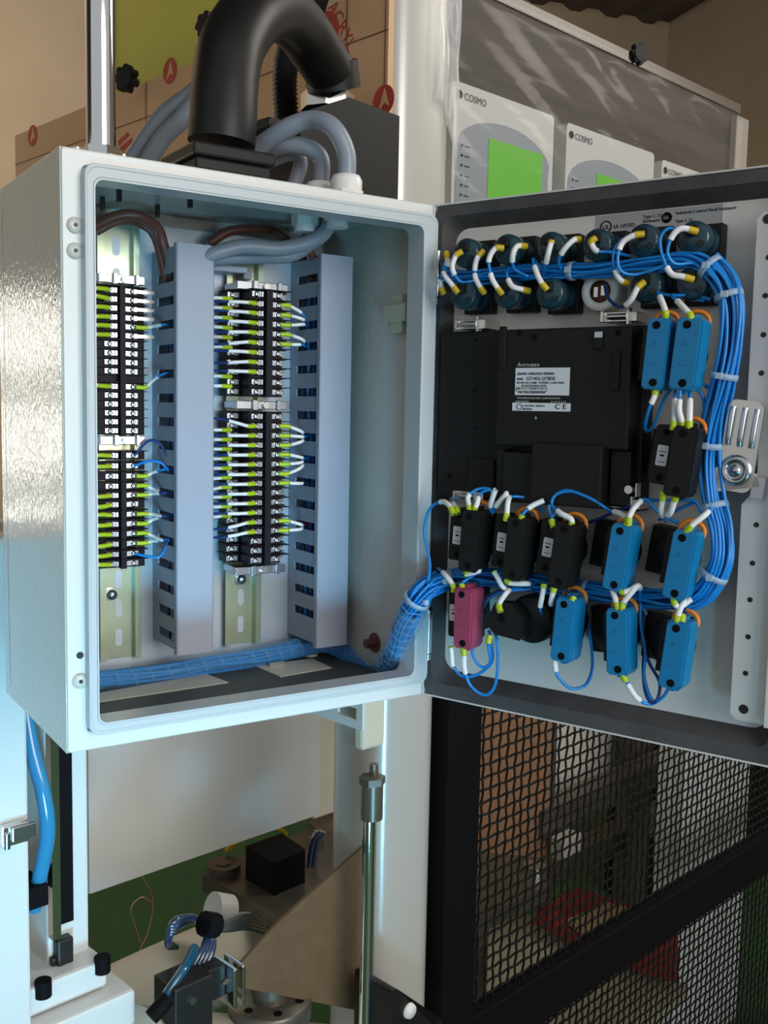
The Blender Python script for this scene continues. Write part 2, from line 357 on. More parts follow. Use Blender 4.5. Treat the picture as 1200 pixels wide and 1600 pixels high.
def rail_screw(u, v, rail, xc):
    p = WF.y(u, v, PLY-.003); b = MB().cyl((p.x-xc, -.0045, p.z), (p.x-xc, -.001, p.z), .0052).lathe([(0, -.0078), (.002, -.0075), (.0042, -.006), (.0045, -.0045)], (p.x-xc, 0, p.z), (0, 1, 0)); b.build('rail_screw', steel_m, rail)
rail_screw(174, 929, ra, .0885); rail_screw(376, 905, rb, .2015)

def duct(x0, zt, zb, slots, label, fill):
    # x0 = left wall; 30 wide, 57 deep; slots: z centres
    Y0, Y1, W_ = .0985, PLY, .030
    t = thing('wiring_duct', label, 'cable duct', T(x0, 0, 0))
    for side in (0, W_-.0014):
        MB().box(side, side+.0014, Y1-.013, Y1, zb, zt).box(side, side+.0014, Y0+.001, Y0+.0055, zb, zt).build('side_band', duct_m, t)
        zs = sorted(slots); e = [zb]+[z for s_ in zs for z in (s_-.0036, s_+.0036)]+[zt]
        for i in range(0, len(e), 2):
            MB().box(side, side+.0014, Y0+.0055, Y1-.013, e[i], e[i+1]).build('finger', duct_m, t)
    MB().box(.0014, W_-.0014, Y1-.0015, Y1, zb, zt).build('duct_base', duct_m, t)
    MB().prism([(-.0012, Y0+.0055), (-.0012, Y0), (0, Y0-.0012), (W_, Y0-.0012), (W_+.0012, Y0), (W_+.0012, Y0+.0055), (W_, Y0+.0055), (W_, Y0+.0008), (0, Y0+.0008), (0, Y0+.0055)], zb-.003, zt+.002, axis='z').build('cover', duct_m, t, bevel=.0004)
    # wires lying inside
    for i in range(fill):
        x = .005+.004*(i % 6); y = .118+.009*(i//6)
        p = [(x0+x+random.uniform(-.002, .002), y+random.uniform(-.003, .003), zb+.004+(zt-zb-.02)*k/9) for k in range(10)]
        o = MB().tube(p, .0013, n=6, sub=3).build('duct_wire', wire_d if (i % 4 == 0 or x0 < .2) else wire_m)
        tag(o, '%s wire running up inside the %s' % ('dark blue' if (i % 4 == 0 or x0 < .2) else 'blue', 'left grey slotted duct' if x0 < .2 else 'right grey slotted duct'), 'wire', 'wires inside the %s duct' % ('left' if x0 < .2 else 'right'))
zs_r = [WF.x(482, v, .25).z for v in (436, 472, 508, 541, 577, 613, 649, 683, 718, 754, 789, 822, 857, 890, 924, 958)]
zs_l = [WF.x(262, v, .119).z for v in (434, 470, 507, 545, 584, 622, 659, 696, 734, 771, 807, 845, 882, 919, 955, 991)]
duct(.119, .3625, .036, zs_l, 'grey slotted cable duct left of the middle rail', 8)
duct(.250, .3665, .027, zs_r, 'grey slotted cable duct at the right end of the mounting plate', 14)

# ================================================================== TERMINAL STRIPS
def proto(mb, m, name): return mb.mesh(name, m)
pz1, pz2 = .0076, .0084
lo_body = proto(MB().box(-.020, .020, -.0065, .001, -pz1*.46, pz1*.46).box(-.0022, .0022, -.0135, -.0065, -pz1*.5, pz1*.5).box(-.0215, .0215, -.0115, .001, pz1*.42, pz1*.5), termblack_m, 'terminal_module')
hi_body = proto(MB().box(-.026, .026, -.016, .001, -pz2*.46, pz2*.46).box(-.0155, .0155, -.036, -.016, -pz2*.46, pz2*.46).box(-.0028, .0028, -.043, -.036, -pz2*.5, pz2*.5)
                .box(-.0275, .0275, -.021, .001, pz2*.42, pz2*.5).box(-.0165, .022, -.041, -.016, pz2*.42, pz2*.5), termblack_m, 'terminal_module')
def clampm(pz): return proto(MB().box(-.0050, .0050, -.0012, 0, -pz*.25, pz*.25).box(.0032, .0050, -.0024, -.0012, -pz*.25, pz*.25), steel_m, 'clamp_plate')
def screwm(r): return proto(MB().lathe([(0, -.0012), (r*.25, -.0013), (r*.3, -.0020), (r*.75, -.0018), (r, -.0012), (r, .0012)], (0, 0, 0), (0, 1, 0), n=12), steel_m, 'terminal_screw')
clo, chi, slo, shi = clampm(pz1), clampm(pz2), screwm(.0020), screwm(.0023)
Y_R = .1475   # rail lip plane
STR = {}
def strip(xc, rows, hi, label, blanks=()):
    t = thing('terminal_strip', label, 'terminal strip', T(xc, Y_R, 0))
    zs = []
    yy = -.038 if hi else -.010
    for k, v in enumerate(rows):
        z = WF.y(400 if hi else 190, v, Y_R+yy).z; zs.append(z)
        sc = 1.0
        if k in blanks:
            link('spacer_module', hi_body if hi else lo_body, t, T(0, 0, z)); continue
        o = link('terminal_module', hi_body if hi else lo_body, t, T(0, 0, z))
        spots = ((-.0092, -.037), (.0092, -.037), (-.0222, -.017), (.0222, -.017)) if hi else ((-.0085, -.0075), (.0085, -.0075))
        for i, (x, y) in enumerate(spots):
            if i > 3: break
            f = 1 if x < 0 else -1
            link('clamp_plate', chi if hi else clo, o, T(x, y, 0) @ (RZ(0) if x < 0 else Matrix.Diagonal((-1, 1, 1, 1))))
            link('terminal_screw', shi if hi else slo, o, T(x-.001*f, y-.0012, 0) @ RY(random.uniform(0, 3)))
    STR[label] = zs
    return t, zs
def bracket(t, xc, v, hi, u=None, bright=False):
    """metal end clamp across the rail"""
    yy = -.030 if hi else -.012
    z = WF.y(400 if hi else 190, v, Y_R+yy).z
    w = .024 if hi else .019
    b = MB().box(-w, w, yy, yy+.010, -.0035, .0035).box(-w*.9, w*.9, yy+.010, .001, -.003, .003).box(-w*.42, -w*.22, yy-.003, yy, -.0045, .0045).box(w*.55, w*.7, yy-.003, yy, -.0045, .0045)
    o = b.build('end_clamp', steel_m, t, T(0, 0, z), bevel=.0005)
    MB().cyl((w*.1, yy-.003, 0), (w*.1, yy, 0), .0028, n=12).build('clamp_screw', nickel_m, o)
XL, XM = .0868, .2035
rowsA = [454+14*k for k in range(10)]+[591.5]+[604+13.8*k for k in range(6)]
tA, zA = strip(XL, rowsA, False, 'upper black terminal strip on the left rail', blanks=(10,))
bracket(tA, XL, 436, False); bracket(tA, XL, 688, False)
rowsB = [711.6, 728, 744, 759.5, 774, 788.5, 804, 819, 834.5, 850, 866, 881]
tB, zB = strip(XL, rowsB, False, 'lower black terminal strip on the left rail')
rowsC = [459+15.3*k for k in range(11)]
tC, zC = strip(XM, rowsC, True, 'upper two-tier black terminal strip on the middle rail')
bracket(tC, XM, 447, True); bracket(tC, XM, 633, True)
rowsD = [650.5+15*k for k in range(16)]
tD, zD = strip(XM, rowsD, True, 'lower two-tier black terminal strip on the middle rail')
bracket(tD, XM, 891, True)

ORD = ['first', 'second', 'third', 'fourth', 'fifth', 'sixth', 'seventh', 'eighth', 'ninth', 'tenth', 'eleventh', 'twelfth', 'thirteenth', 'fourteenth', 'fifteenth', 'sixteenth', 'seventeenth']
def wire(path, label, cat='wire', F_=None, sleeve=None, marker=None, ends=(1, 0), m=None, sl=lime_m, group=None, r=.0010, sr=.0019, name='wire', mk=.0015, off=.0):
    """path in frame coords; ends=(a,b): which ends wear a coloured sleeve and a white marker.
    sleeve length / marker length in metres, measured along the path"""
    F_ = F_ or WF; P = smooth_path(path, 6)
    o = MB().tube(P, r, n=7, sub=1).build(name, m or wire_m, None, F_.M); tag(o, label, cat, group)
    sleeve = .009 if sleeve is None else sleeve; marker = .016 if marker is None else marker
    def seg(Q, a, b):
        out = []; d = 0
        for i in range(len(Q)-1):
            L = (Q[i+1]-Q[i]).length
            if L < 1e-9: continue
            if d+L >= a and not out: out.append(Q[i].lerp(Q[i+1], max(0, (a-d)/L)))
            if d+L >= b: out.append(Q[i].lerp(Q[i+1], (b-d)/L)); return out
            if out: out.append(Q[i+1])
            d += L
        return out
    for e, on in enumerate(ends):
        if not on: continue
        Q = P if e == 0 else P[::-1]
        s1 = seg(Q, 0, sleeve)
        if len(s1) > 1: MB().tube(s1, sr, n=8, sub=1).build('ferrule_sleeve', sl, o)
        if marker:
            s2 = seg(Q, sleeve+off, sleeve+off+marker)
            if len(s2) > 1: MB().tube(s2, mk, n=8, sub=1).build('wire_marker', marker_m, o)
    return o
rnd = random.uniform
# --- left rail, wires leaving to the left of each strip
for tagname, zs, idx in (('upper left', zA, (0, 1, 2, 3, 4, 5, 11)), ('lower left', zB, (0, 1, 4, 5, 6, 7, 8, 9, 10, 11))):
    for k in idx:
        z = zs[k]; x = XL-.0105
        wire([(x, Y_R-.0105, z), (x-.009, Y_R-.013, z+rnd(-.001, .001)), (x-.022, Y_R-.012, z+rnd(-.002, .002)), (x-.040, Y_R-.004, z-.004)],
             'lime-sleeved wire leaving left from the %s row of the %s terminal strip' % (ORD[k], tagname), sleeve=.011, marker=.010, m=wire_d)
# right-hand bridges / wires of left rail
for k in (0, 1, 2, 3, 5):
    z = zA[k]; x = XL+.010
    o = MB().box(x, x+.017, Y_R-.0115, Y_R-.0095, z-.0015, z+.0012).build('bridge_pin', nickel_m); tag(o, 'metal bridge pin right of the %s row of the upper left strip' % ORD[k], 'pin')
def to_duct(x, y, z, zt, side, label, m=None, marker=.014, sl=lime_m, sag=0):
    X2 = .119 if side == 'L' else .250
    wire([(x, y, z), (x+.008, y-.001, z), ((x+X2)/2+.003, y-.003+.5*(.125-y)*0, (z+zt)/2-sag), (X2-.002, .124, zt), (X2+.010, .128, zt+.002)], label, m=m, marker=marker, sleeve=.010, sl=sl)
def near(zs, z): return min(zs, key=lambda a: abs(a-z))
for k, m, mk in ((4, None, .014), (11, None, .013)):
    to_duct(XL+.0115, Y_R-.0105, zA[k], near(zs_l, zA[k]+.003), 'L', 'wire right of the %s row of the upper left strip' % ORD[k], m, mk)
for k, m, mk in ((2, wire_m, .010), (3, wire_d, .012), (4, wire_d, .012), (6, wire_d, .014), (7, wire_d, .012), (8, wire_d, .016), (9, wire_m, .010)):
    to_duct(XL+.0115, Y_R-.0105, zB[k], near(zs_l, zB[k]+(.003 if k < 8 else -.002)), 'L', 'wire right of the %s row of the lower left strip' % ORD[k], m, mk)
for k, m, h in ((0, wire_d, .012), (1, wire_m, .004), (10, wire_m, -.002)):
    z = zB[k]; X2 = .122
    o = MB().tube([(XL+.010, Y_R-.011, z), (XL+.019, Y_R-.018, z+h), (XL+.028, Y_R-.022, z+h*.8), (X2, .124, z-.004 if k < 5 else z+.012)], .0012, n=7).build('wire', m)
    tag(o, 'bare %s wire arching from the %s row of the lower left strip to the duct' % ('dark' if m is wire_d else 'blue', ORD[k]), 'wire')
# --- middle rail
Yh, Yl = Y_R-.040, Y_R-.020
def mid(zs, hl, ll, hr, nm):
    for k, dz in hl:
        z = zs[k]; x = XM-.0115
        wire([(x, Yh, z), (x-.008, Yh-.002, z), (x-.020, Yh-.001, z+dz*.5), (x-.032, Yh+.006, z+dz), (x-.055, Yh+.022, z+dz)],
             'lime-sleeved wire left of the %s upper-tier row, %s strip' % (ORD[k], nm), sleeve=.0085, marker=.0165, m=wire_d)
    for k, dz in ll:
        z = zs[k]-.004; x = XM-.0245
        wire([(x, Yl, z), (x-.009, Yl-.001, z), (x-.020, Yl+.001, z+dz*.5), (x-.038, Yl+.004, z+dz)],
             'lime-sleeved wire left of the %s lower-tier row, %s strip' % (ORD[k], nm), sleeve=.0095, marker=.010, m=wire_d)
    for k, tz, m, mk in hr:
        z = zs[k]; zt = near(zs_r, z+tz)
        to_duct(XM+.0115, Yh, z, zt, 'R', 'wire right of the %s upper-tier row, %s strip, going to the duct' % (ORD[k], nm), m, mk)
mid(zC, ((1, -.0005), (2, 0), (3, .0), (4, -.001), (5, -.003), (6, 0), (7, -.002), (8, 0)), ((0, 0), (1, 0), (2, 0), (3, .001), (4, 0), (5, 0), (8, 0), (9, 0)),
    ((1, -.012, wire_m, .010), (2, -.010, wire_m, .012), (3, -.004, wire_d, .014), (4, -.014, wire_m, .016), (5, -.008, wire_m, .008)), 'upper middle')
mid(zD, ((1, .006), (2, .0), (3, 0), (4, 0), (5, 0), (6, 0), (7, 0), (8, 0), (9, 0), (10, 0), (11, -.005), (12, -.004)), ((1, 0), (2, .0), (3, 0), (4, 0), (5, 0), (6, -.002), (7, -.004), (8, 0), (9, 0), (10, -.003)),
    ((1, -.006, wire_m, .014), (2, -.001, wire_m, .016), (3, .006, wire_m, .016), (4, -.004, wire_m, .014), (5, 0, wire_m, .014), (6, .006, wire_m, .016), (7, .003, wire_d, .016), (11, .002, red_m, .018), (12, .004, red_m, .020)), 'lower middle')

# ---------------- cables at the top inside
def cable(F_, pts, r, m, label, name='cable', cat='cable', n=12, group=None):
    o = MB().tube(pts, r, n=n).build(name, m, None, F_.M); return tag(o, label, cat, group)
wp = lambda u, v, y: WF.y(u, v, y)
cable(WF, [wp(150, 352, .13), wp(185, 337, .12), wp(215, 337, .115), wp(245, 355, .12), wp(256, 385, .125), (.127, .128, .335)], .0042, brown_m, 'thick brown cable arching over the left rail into the left duct')
cable(WF, [wp(150, 362, .137), wp(185, 345, .13), wp(220, 350, .13), wp(244, 375, .13), (.124, .132, .330)], .0035, brown_m, 'thinner brown cable behind the thick one above the left rail')
cable(WF, [wp(327, 380, .14), wp(360, 361, .135), wp(410, 359, .135), wp(440, 370, .14), wp(470, 400, .14), (.262, .13, .345)], .0042, brown_m, 'reddish brown cable bowed across the top between the ducts')
cable(WF, [(.137, .115, .352), wp(330, 398, .10), wp(380, 385, .095), wp(440, 388, .09), wp(500, 370, .075), wp(520, 335, .06), wp(525, 316, .05), (.236, .05, .42)], .0062, grey_m, 'thick grey cable curving from the left duct up through the cabinet roof')
cable(WF, [(.140, .13, .352), wp(340, 405, .12), wp(400, 402, .115), wp(460, 398, .11), wp(505, 360, .09), wp(505, 325, .085), (.225, .085, .42)], .0055, grey_m, 'second grey cable beneath the thickest one inside the cabinet top')
cable(WF, [(.262, .12, .36), wp(485, 395, .115), wp(478, 370, .11), wp(490, 335, .11), (.225, .11, .42)], .0035, brown_m, 'short brown cable rising from the right duct to the roof')
for i, (x, y) in enumerate(((.236, .05), (.225, .085))):
    o = MB().cyl((x, y, .388), (x, y, .3978), .011, n=6, smooth=False).cyl((x, y, .382), (x, y, .388), .009).build('gland_nut', white_m); tag(o, ('front' if i == 0 else 'rear')+' pale lock nut around a grey cable under the cabinet roof', 'cable gland')
p0, p1 = wp(322, 413, .14), wp(386, 430, .14)
o = MB().box(p0.x, p1.x-.004, .13, PLY, p1.z, p0.z).box(p1.x-.004, p1.x+.004, .138, PLY, p1.z-.004, p0.z-.002).build('stopper_block', mat('grey_stopper', (.32, .35, .42), .45), bevel=.0012); tag(o, 'pale grey plastic end block at the top of the middle rail', 'end block')

# ---------------- blue wrapped bundle along the bottom and out to the door
def harness(F_, pts, R, n, label, m=wire_m, r=.0013, wraps=0, name='wire_harness', twist=.6, ties=(), dark=0, cyc=1.0, taper=None, seed=1, wend=1.0):
    rg = random.Random(seed); P = smooth_path(pts, 5); t = thing(name, label, 'wire bundle', F_.M); L = len(P)
    # frames along the path
    e = (P[1]-P[0]).orthogonal().normalized(); fr = []
    for i, p in enumerate(P):
        tn = (P[min(i+1, L-1)]-P[max(i-1, 0)]).normalized(); e = (e-tn*e.dot(tn)).normalized(); fr.append((p, tn, e.copy(), tn.cross(e)))
    for k in range(n):
        a0 = 2*PI*k/n*1.7; rr = R*math.sqrt((k+.6)/n)-r*.6; ph = rg.uniform(0, 6); q_ = []
        for i, (p, tn, e1_, e2_) in enumerate(fr):
            s = i/(L-1); a = a0+twist*s+.35*math.sin(s*9*cyc+ph); R_ = rr*(taper(s) if taper else 1)*(1+.12*math.sin(s*13+ph))
            q_.append(p+e1_*math.cos(a)*R_+e2_*math.sin(a)*R_)
        MB().tube(q_, r, n=6, sub=1).build('wire', wire_d if k < dark else m, t)
    if wraps:
        q_ = []
        for i, (p, tn, e1_, e2_) in enumerate(fr):
            if i > L*wend: break
            for j in range(4):
                if i == L-1 and j: break
                s = (i+j/4)/(L-1); pp = p.lerp(fr[min(i+1, L-1)][0], j/4); a = 2*PI*wraps*s
                q_.append(pp+(e1_*math.cos(a)+e2_*math.sin(a))*(R+.0008))
        MB().tube(q_, .0009, n=6, sub=1).build('spiral_wrap', spiral_m, t, label='clear spiral wrapping')
        MB().tube(P[:int(L*wend)], R+.0012, n=20, sub=1, caps=False).build('clear_sleeve', sleeve_m, t, label='clear plastic sleeve')
    for s in ties:
        i = min(int(s*(L-1)), L-1); p, tn, e1_, e2_ = fr[i]; sc = taper(s) if taper else 1
        Rb = R*sc*.97; MB().lathe([(Rb, -.002), (Rb+.0009, -.002), (Rb+.0009, .002), (Rb, .002)], p, tn, n=24).box(p.x-.002, p.x+.002, p.y-Rb-.003, p.y-Rb, p.z-.002, p.z+.002).build('cable_tie', tie_m, t, label='translucent cable tie')
    return t
harness(WF, [wp(140, 1064, .125), wp(230, 1056, .13), wp(320, 1040, .132), wp(400, 1027, .134), wp(460, 1013, .136), wp(510, 1006, .135), wp(548, 1024, .112), wp(585, 1038, .082), wp(606, 1040, .05)],
        .0082, 16, 'thick blue wire bundle in clear wrap along the cabinet floor below the ducts', wraps=26, seed=3, ties=())
harness(WF, [wp(604, 1038, .045), wp(618, 1020, .022), wp(632, 985, -.002), wp(646, 948, -.022), wp(662, 925, -.03), wp(690, 908, -.03)],
        .0105, 22, 'wrapped blue wire bundle bending up from the cabinet floor over the lip to the door', wraps=18, seed=4, ties=(.70,), wend=.62)

# ================================================================== DOOR-MOUNTED DEVICES
def dp(u, v, y): return DF.y(u, v, y)
def dthing(name, label, cat, u, v, y, group=None, rot=0):
    p = dp(u, v, y); return thing(name, label, cat, DF.M @ T(p.x, 0, p.z) @ RY(rot), group)
# --- operator terminal
a, b2_ = dp(690, 520, -.004), dp(1000, 790, -.010)
hx0, hx1, hz0, hz1 = .0125, dp(1006, 640, -.004).x, dp(850, 790, -.012).z, dp(690, 524, -.004).z
hz1 = dp(1000, 508, -.004).z
hmi = thing('operator_terminal', 'large black operator panel back with white rating label on the door', 'operator panel', DF.M)
hm = MB().box(hx0, hx1, -.004, PY0+.0006, hz0, hz1).build('case', black_m, hmi, bevel=.0015)
cx0, cx1 = dp(775, 640, -.022).x, dp(983, 640, -.022).x
zt_ = dp(880, 508, -.022).z
hzb = dp(880, 785, -.022).z
bk = MB().box(cx0, cx1, -.022, -.004, dp(880, 700, -.022).z, zt_-.002).build('back_cover', black_m, hmi, bevel=.0015)
xa, xb = dp(785, 740, -.02).x, dp(835, 740, -.02).x
MB().box(cx0, xa-.0008, -.018, -.004, hz0+.003, dp(790, 702, -.02).z).build('lower_cover', black_m, hmi, bevel=.0008)
MB().box(xa, xb-.0008, -.020, -.004, hz0+.002, dp(790, 706, -.02).z).build('lower_cover', black_m, hmi, bevel=.0008)
MB().box(xb, dp(945, 740, -.02).x, -.026, -.004, hz0+.002, dp(880, 693, -.022).z).build('lower_cover', black_m, hmi, bevel=.0012)
MB().box(dp(947, 740, -.022).x, cx1, -.015, -.004, hz0+.004, dp(880, 701, -.022).z).build('lower_cover', black_m, hmi, bevel=.0008)
MB().box(dp(733, 740, -.006).x, dp(772, 740, -.006).x, -.007, -.004, hz0+.002, dp(740, 716, -.006).z).build('lower_cover', black_m, hmi, bevel=.0006)
for u0, u1, v0, v1, y in ((780, 788, 510, 575, -.024), (928, 940, 515, 545, -.024), (956, 966, 548, 610, -.024)):
    p, q2 = dp(u0, v0, y), dp(u1, v1, y); MB().box(p.x, q2.x, y, y+.003, q2.z, p.z).build('cover_rib', black_m, hmi, bevel=.0005)
for u, v, y in ((835, 527, -.022), (966, 520, -.022), (703, 744, -.004), (743, 532, -.004), (742, 610, -.004), (742, 668, -.004), (787, 654, -.022), (812, 520, -.022)):
    p = dp(u, v, y); MB().cyl((p.x, y-.0006, p.z), (p.x, y+.002, p.z), .0022 if v in (527, 520, 744) else .0010, n=10).build('screw_hole', ink_m, hmi)
for u, v, y in ((936, 523, -.0235),):
    p = dp(u, v, y); MB().box(p.x-.003, p.x+.003, y-.001, y, p.z-.002, p.z+.002).build('metal_tab', steel_m, hmi)
# corner clamps
for u, v, up in ((738, 507, 1), (970, 495, 1), (735, 775, -1), (975, 787, -1), (990, 764, 0)):
    p = dp(u, v, -.008)
    if up == 0:
        b = MB().cyl((p.x, -.018, p.z), (p.x, -.010, p.z), .003).box(p.x+.005, p.x+.0062, -.018, -.01, p.z-.005, p.z+.005)
    else:
        b = MB().box(p.x-.012, p.x+.012, -.009, PY0, p.z-.0035, p.z+.0035).box(p.x+.006, p.x+.008, -.013, -.007, p.z-.006, p.z+.006).cyl((p.x-.008, -.012, p.z), (p.x+.006, -.012, p.z), .0022).box(p.x-.013, p.x-.011, -.014, -.009, p.z-.004, p.z+.004)
    b.build('mounting_clamp', nickel_m, hmi, bevel=.0004)
# rating label
l0, l1 = dp(806, 575, -.0223), dp(889, 618, -.0223); m0, m1 = dp(801, 629, -.0223), dp(891, 641, -.0223)
MB().box(l0.x, l1.x, -.0226, -.022, l1.z, l0.z).build('rating_label', label_m, hmi)
MB().box(m0.x, m1.x, -.0226, -.022, m1.z-.001, m0.z).build('rating_label', label_m, hmi)
TH = lambda x, z, y=-.0228: T(x, y, z)
hL = l0.z-l1.z; wL = l1.x-l0.x
def fit(body, x, z, size, wid, m=ink_m):
    o = text(body, size, hmi, TH(x, z), m); w_ = max(v.co.x for v in o.data.vertices)
    o.matrix_local = TH(x, z) @ RX(PI/2) @ Matrix.Diagonal((wid/w_, 1, 1, 1))
fit('GRAPHIC OPERATION TERMINAL', l0.x+.0015, l0.z-hL*.26, .0026, wL*.70)
fit('MODEL', l0.x+.0015, l0.z-hL*.45, .0024, wL*.12); fit('GT1455-QTBDE', l0.x+wL*.21, l0.z-hL*.45, .0036, wL*.54)
fit('IN 24V DC 0.48A  POWER 11.6W MAX', l0.x+.0015, l0.z-hL*.58, .0021, wL*.88)
fit('IN 20.4-26.4VDC 0.47A', l0.x+wL*.13, l0.z-hL*.68, .0018, wL*.46)
fit('SN 1 2 1 1 0 0 0 7 1 0 1', l0.x+wL*.04, l0.z-hL*.80, .0022, wL*.52); fit('MAC ADD. 02026053F9A0', l0.x+wL*.07, l0.z-hL*.93, .0020, wL*.5)
ring(bb := MB(), [(l0.x+.001, l1.z+hL*.14), (l0.x+wL*.6, l1.z+hL*.14), (l0.x+wL*.6, l1.z+hL*.30), (l0.x+.001, l1.z+hL*.30)], [(l0.x+.0012, l1.z+hL*.15), (l0.x+wL*.6-.0002, l1.z+hL*.15), (l0.x+wL*.6-.0002, l1.z+hL*.29), (l0.x+.0012, l1.z+hL*.29)], -.0229, -.0226)
bb.build('label_frame', ink_m, hmi)
fit('MITSUBISHI', l0.x+wL*.10, l0.z+.0010, .0028, wL*.34, inkw_m)
for a_ in (0, 120, 240):
    cx_, cz_ = l0.x+.0028, l0.z+.0023; d1 = math.radians(90+a_); ex = (math.cos(d1)*.0009, math.sin(d1)*.0009)
    MB().prism([(cx_, cz_), (cx_+ex[0]+ex[1]*.6, cz_+ex[1]-ex[0]*.6), (cx_+ex[0]*2, cz_+ex[1]*2), (cx_+ex[0]-ex[1]*.6, cz_+ex[1]+ex[0]*.6)], -.0227, -.0222).build('logo_diamond', inkw_m, hmi)
fit('MITSUBISHI ELECTRIC CORPORATION', l0.x+.002, l1.z-.0028, .0019, wL*.8, inkw_m)
fit('MADE IN JAPAN', l0.x+.001, l1.z-.0052, .0016, wL*.25, inkw_m); fit('JY531D', l0.x+wL*.68, l1.z-.0052, .0016, wL*.28, inkw_m)
ring(bb := MB(), [(m0.x+.006+.0023*math.cos(k*PI/8), (m0.z+m1.z)/2-.0005+.0023*math.sin(k*PI/8)) for k in range(16)], [(m0.x+.006+.0019*math.cos(k*PI/8), (m0.z+m1.z)/2-.0005+.0019*math.sin(k*PI/8)) for k in range(16)], -.0229, -.0226)
bb.build('approval_mark', ink_m, hmi)
fit('LISTED 80M1', m0.x+.009, m0.z-.0028, .0018, wL*.40); fit('IND.CONT.EQ.', m0.x+.009, m0.z-.0052, .0018, wL*.17); fit('C E', m1.x-.012, m1.z+.0008, .0050, .009)
p = dp(836, 653, -.0224); fit('8', p.x, p.z-.001, .003, .0015, inkw_m)

# --- pilot lamps in two rows
def lamp_proto(label, u, v, yf, side='r', rot=0):
    t = dthing('pilot_lamp', label, 'pilot lamp', u, v, yf, 'pilot lamps in the two top rows of the door', rot)
    MB().box(-.0125, .0125, .004, PY0, -.0125, .0125).build('mounting_block', black_m, t, bevel=.001)
    b = MB().lathe([(0, yf), (.0092, yf), (.0112, yf+.002), (.0112, yf+.012), (.0095, yf+.013), (.0105, .005), (.0125, .006)], (0, 0, 0), (0, 1, 0), n=24)
    o = b.build('lamp_body', teal_m, t)
    MB().box(-.0035, .0035, yf-.0035, yf+.001, .001, .0075).build('terminal_tower', black_m, t, bevel=.0006)
    MB().cyl((-.006, yf-.0008, -.004), (-.006, yf+.001, -.004), .002, n=10).cyl((.006, yf-.0008, -.004), (.006, yf+.001, -.004), .002, n=10).build('contact_screw', dark_m, t)
lamps = [(726, 395), (790, 389), (858, 386), (931, 382), (1003, 375), (1082, 371), (722, 460), (790, 457), (857, 458), (1008, 447), (1080, 442)]
for k, (u, v) in enumerate(lamps):
    row = 'top row' if k < 6 else 'second row'; kk = k if k < 6 else k-6
    lamp_proto('round dark teal lamp holder, %s from the hinge in the %s of the door' % (['first', 'second', 'third', 'fourth', 'fifth', 'sixth'][kk], row), u, v, -.020)
# white key switch ring
t = dthing('key_switch', 'white ringed round fitting with brass contacts in the second lamp row', 'switch', 936, 455, -.004)
MB().lathe([(.008, -.002), (.0088, -.004), (.0135, -.004), (.0145, -.002), (.0145, PY0), (.008, PY0)], (0, 0, 0), (0, 1, 0), n=28).build('ring_nut', white_m, t)
MB().lathe([(0, -.001), (.008, -.001), (.008, PY0)], (0, 0, 0), (0, 1, 0)).build('core', brown_m, t)
MB().box(-.004, -.001, -.004, -.001, -.004, .003).box(.001, .004, -.003, -.001, -.003, .004).build('contact', nickel_m, t)

# --- switches with contact blocks
def oct_prof(w, h, c): return [(-w+c, -h), (w-c, -h), (w, -h+c*1.6), (w, h-c*.8), (w-c, h), (-w+c, h), (-w, h-c*1.2), (-w, -h+c)]
def switch(label, u, v, col, rot, h=.0235, w=.0082, yf=-.040, ring_=True, plate=True, fl=True):
    t = dthing('contact_switch', label, 'switch', u, v, yf, None, rot)
    MB().box(-.036, -.006, -.001, PY0, -.017, .017).build('mounting_base', black_m, t, bevel=.001)
    MB().lathe([(.0, -.014), (.0145, -.014), (.016, -.012), (.016, -.002), (.0125, -.002)], (-.013, 0, 0), (0, 1, 0), n=24).build('rear_body', black_m, t)
    MB().box(-w-.008, w*.5, yf+.016, -.012, -h*.75, h*.75).build('adapter', black_m, t)
    m = {'blue': blueblk_m, 'maroon': pink_m, 'black': black_m}[col]
    b = MB().prism(oct_prof(w, h, .0022), yf+.002, yf+.018).prism(oct_prof(w-.0012, h-.001, .002), yf, yf+.002).box(-w*.28, w*.28, yf+.006, yf+.017, h-.001, h+.0025).box(-w*.28, w*.28, yf+.006, yf+.017, -h-.0025, -h+.001)
    cbk = b.build('contact_block', m, t, bevel=.0007, label='%s contact block' % col)
    for s in (1, -1): MB().cyl((-.001*s, yf-.0003, s*h*.80), (-.001*s, yf+.002, s*h*.80), .0027, n=12).build('screw_recess', ink_m, cbk)
    MB().box(-.003, .001, yf-.0004, yf+.001, h*.25, h*.30).box(-.003, .002, yf-.0004, yf+.001, -h*.3, -h*.25).cyl((0, yf-.0005, h*.35), (0, yf+.001, h*.35), .0011, n=10).build('moulded_mark', m, cbk)
    if ring_:
        q_ = [(-.001+.0085*math.cos(a), -.022, h*.93+.0070*math.sin(a)) for a in [PI*x/8-.5 for x in range(11)]]
        MB().tube(q_, .0016, n=8, sub=3).build('locking_lever', orange_m, t, label='orange locking lever')
    return t
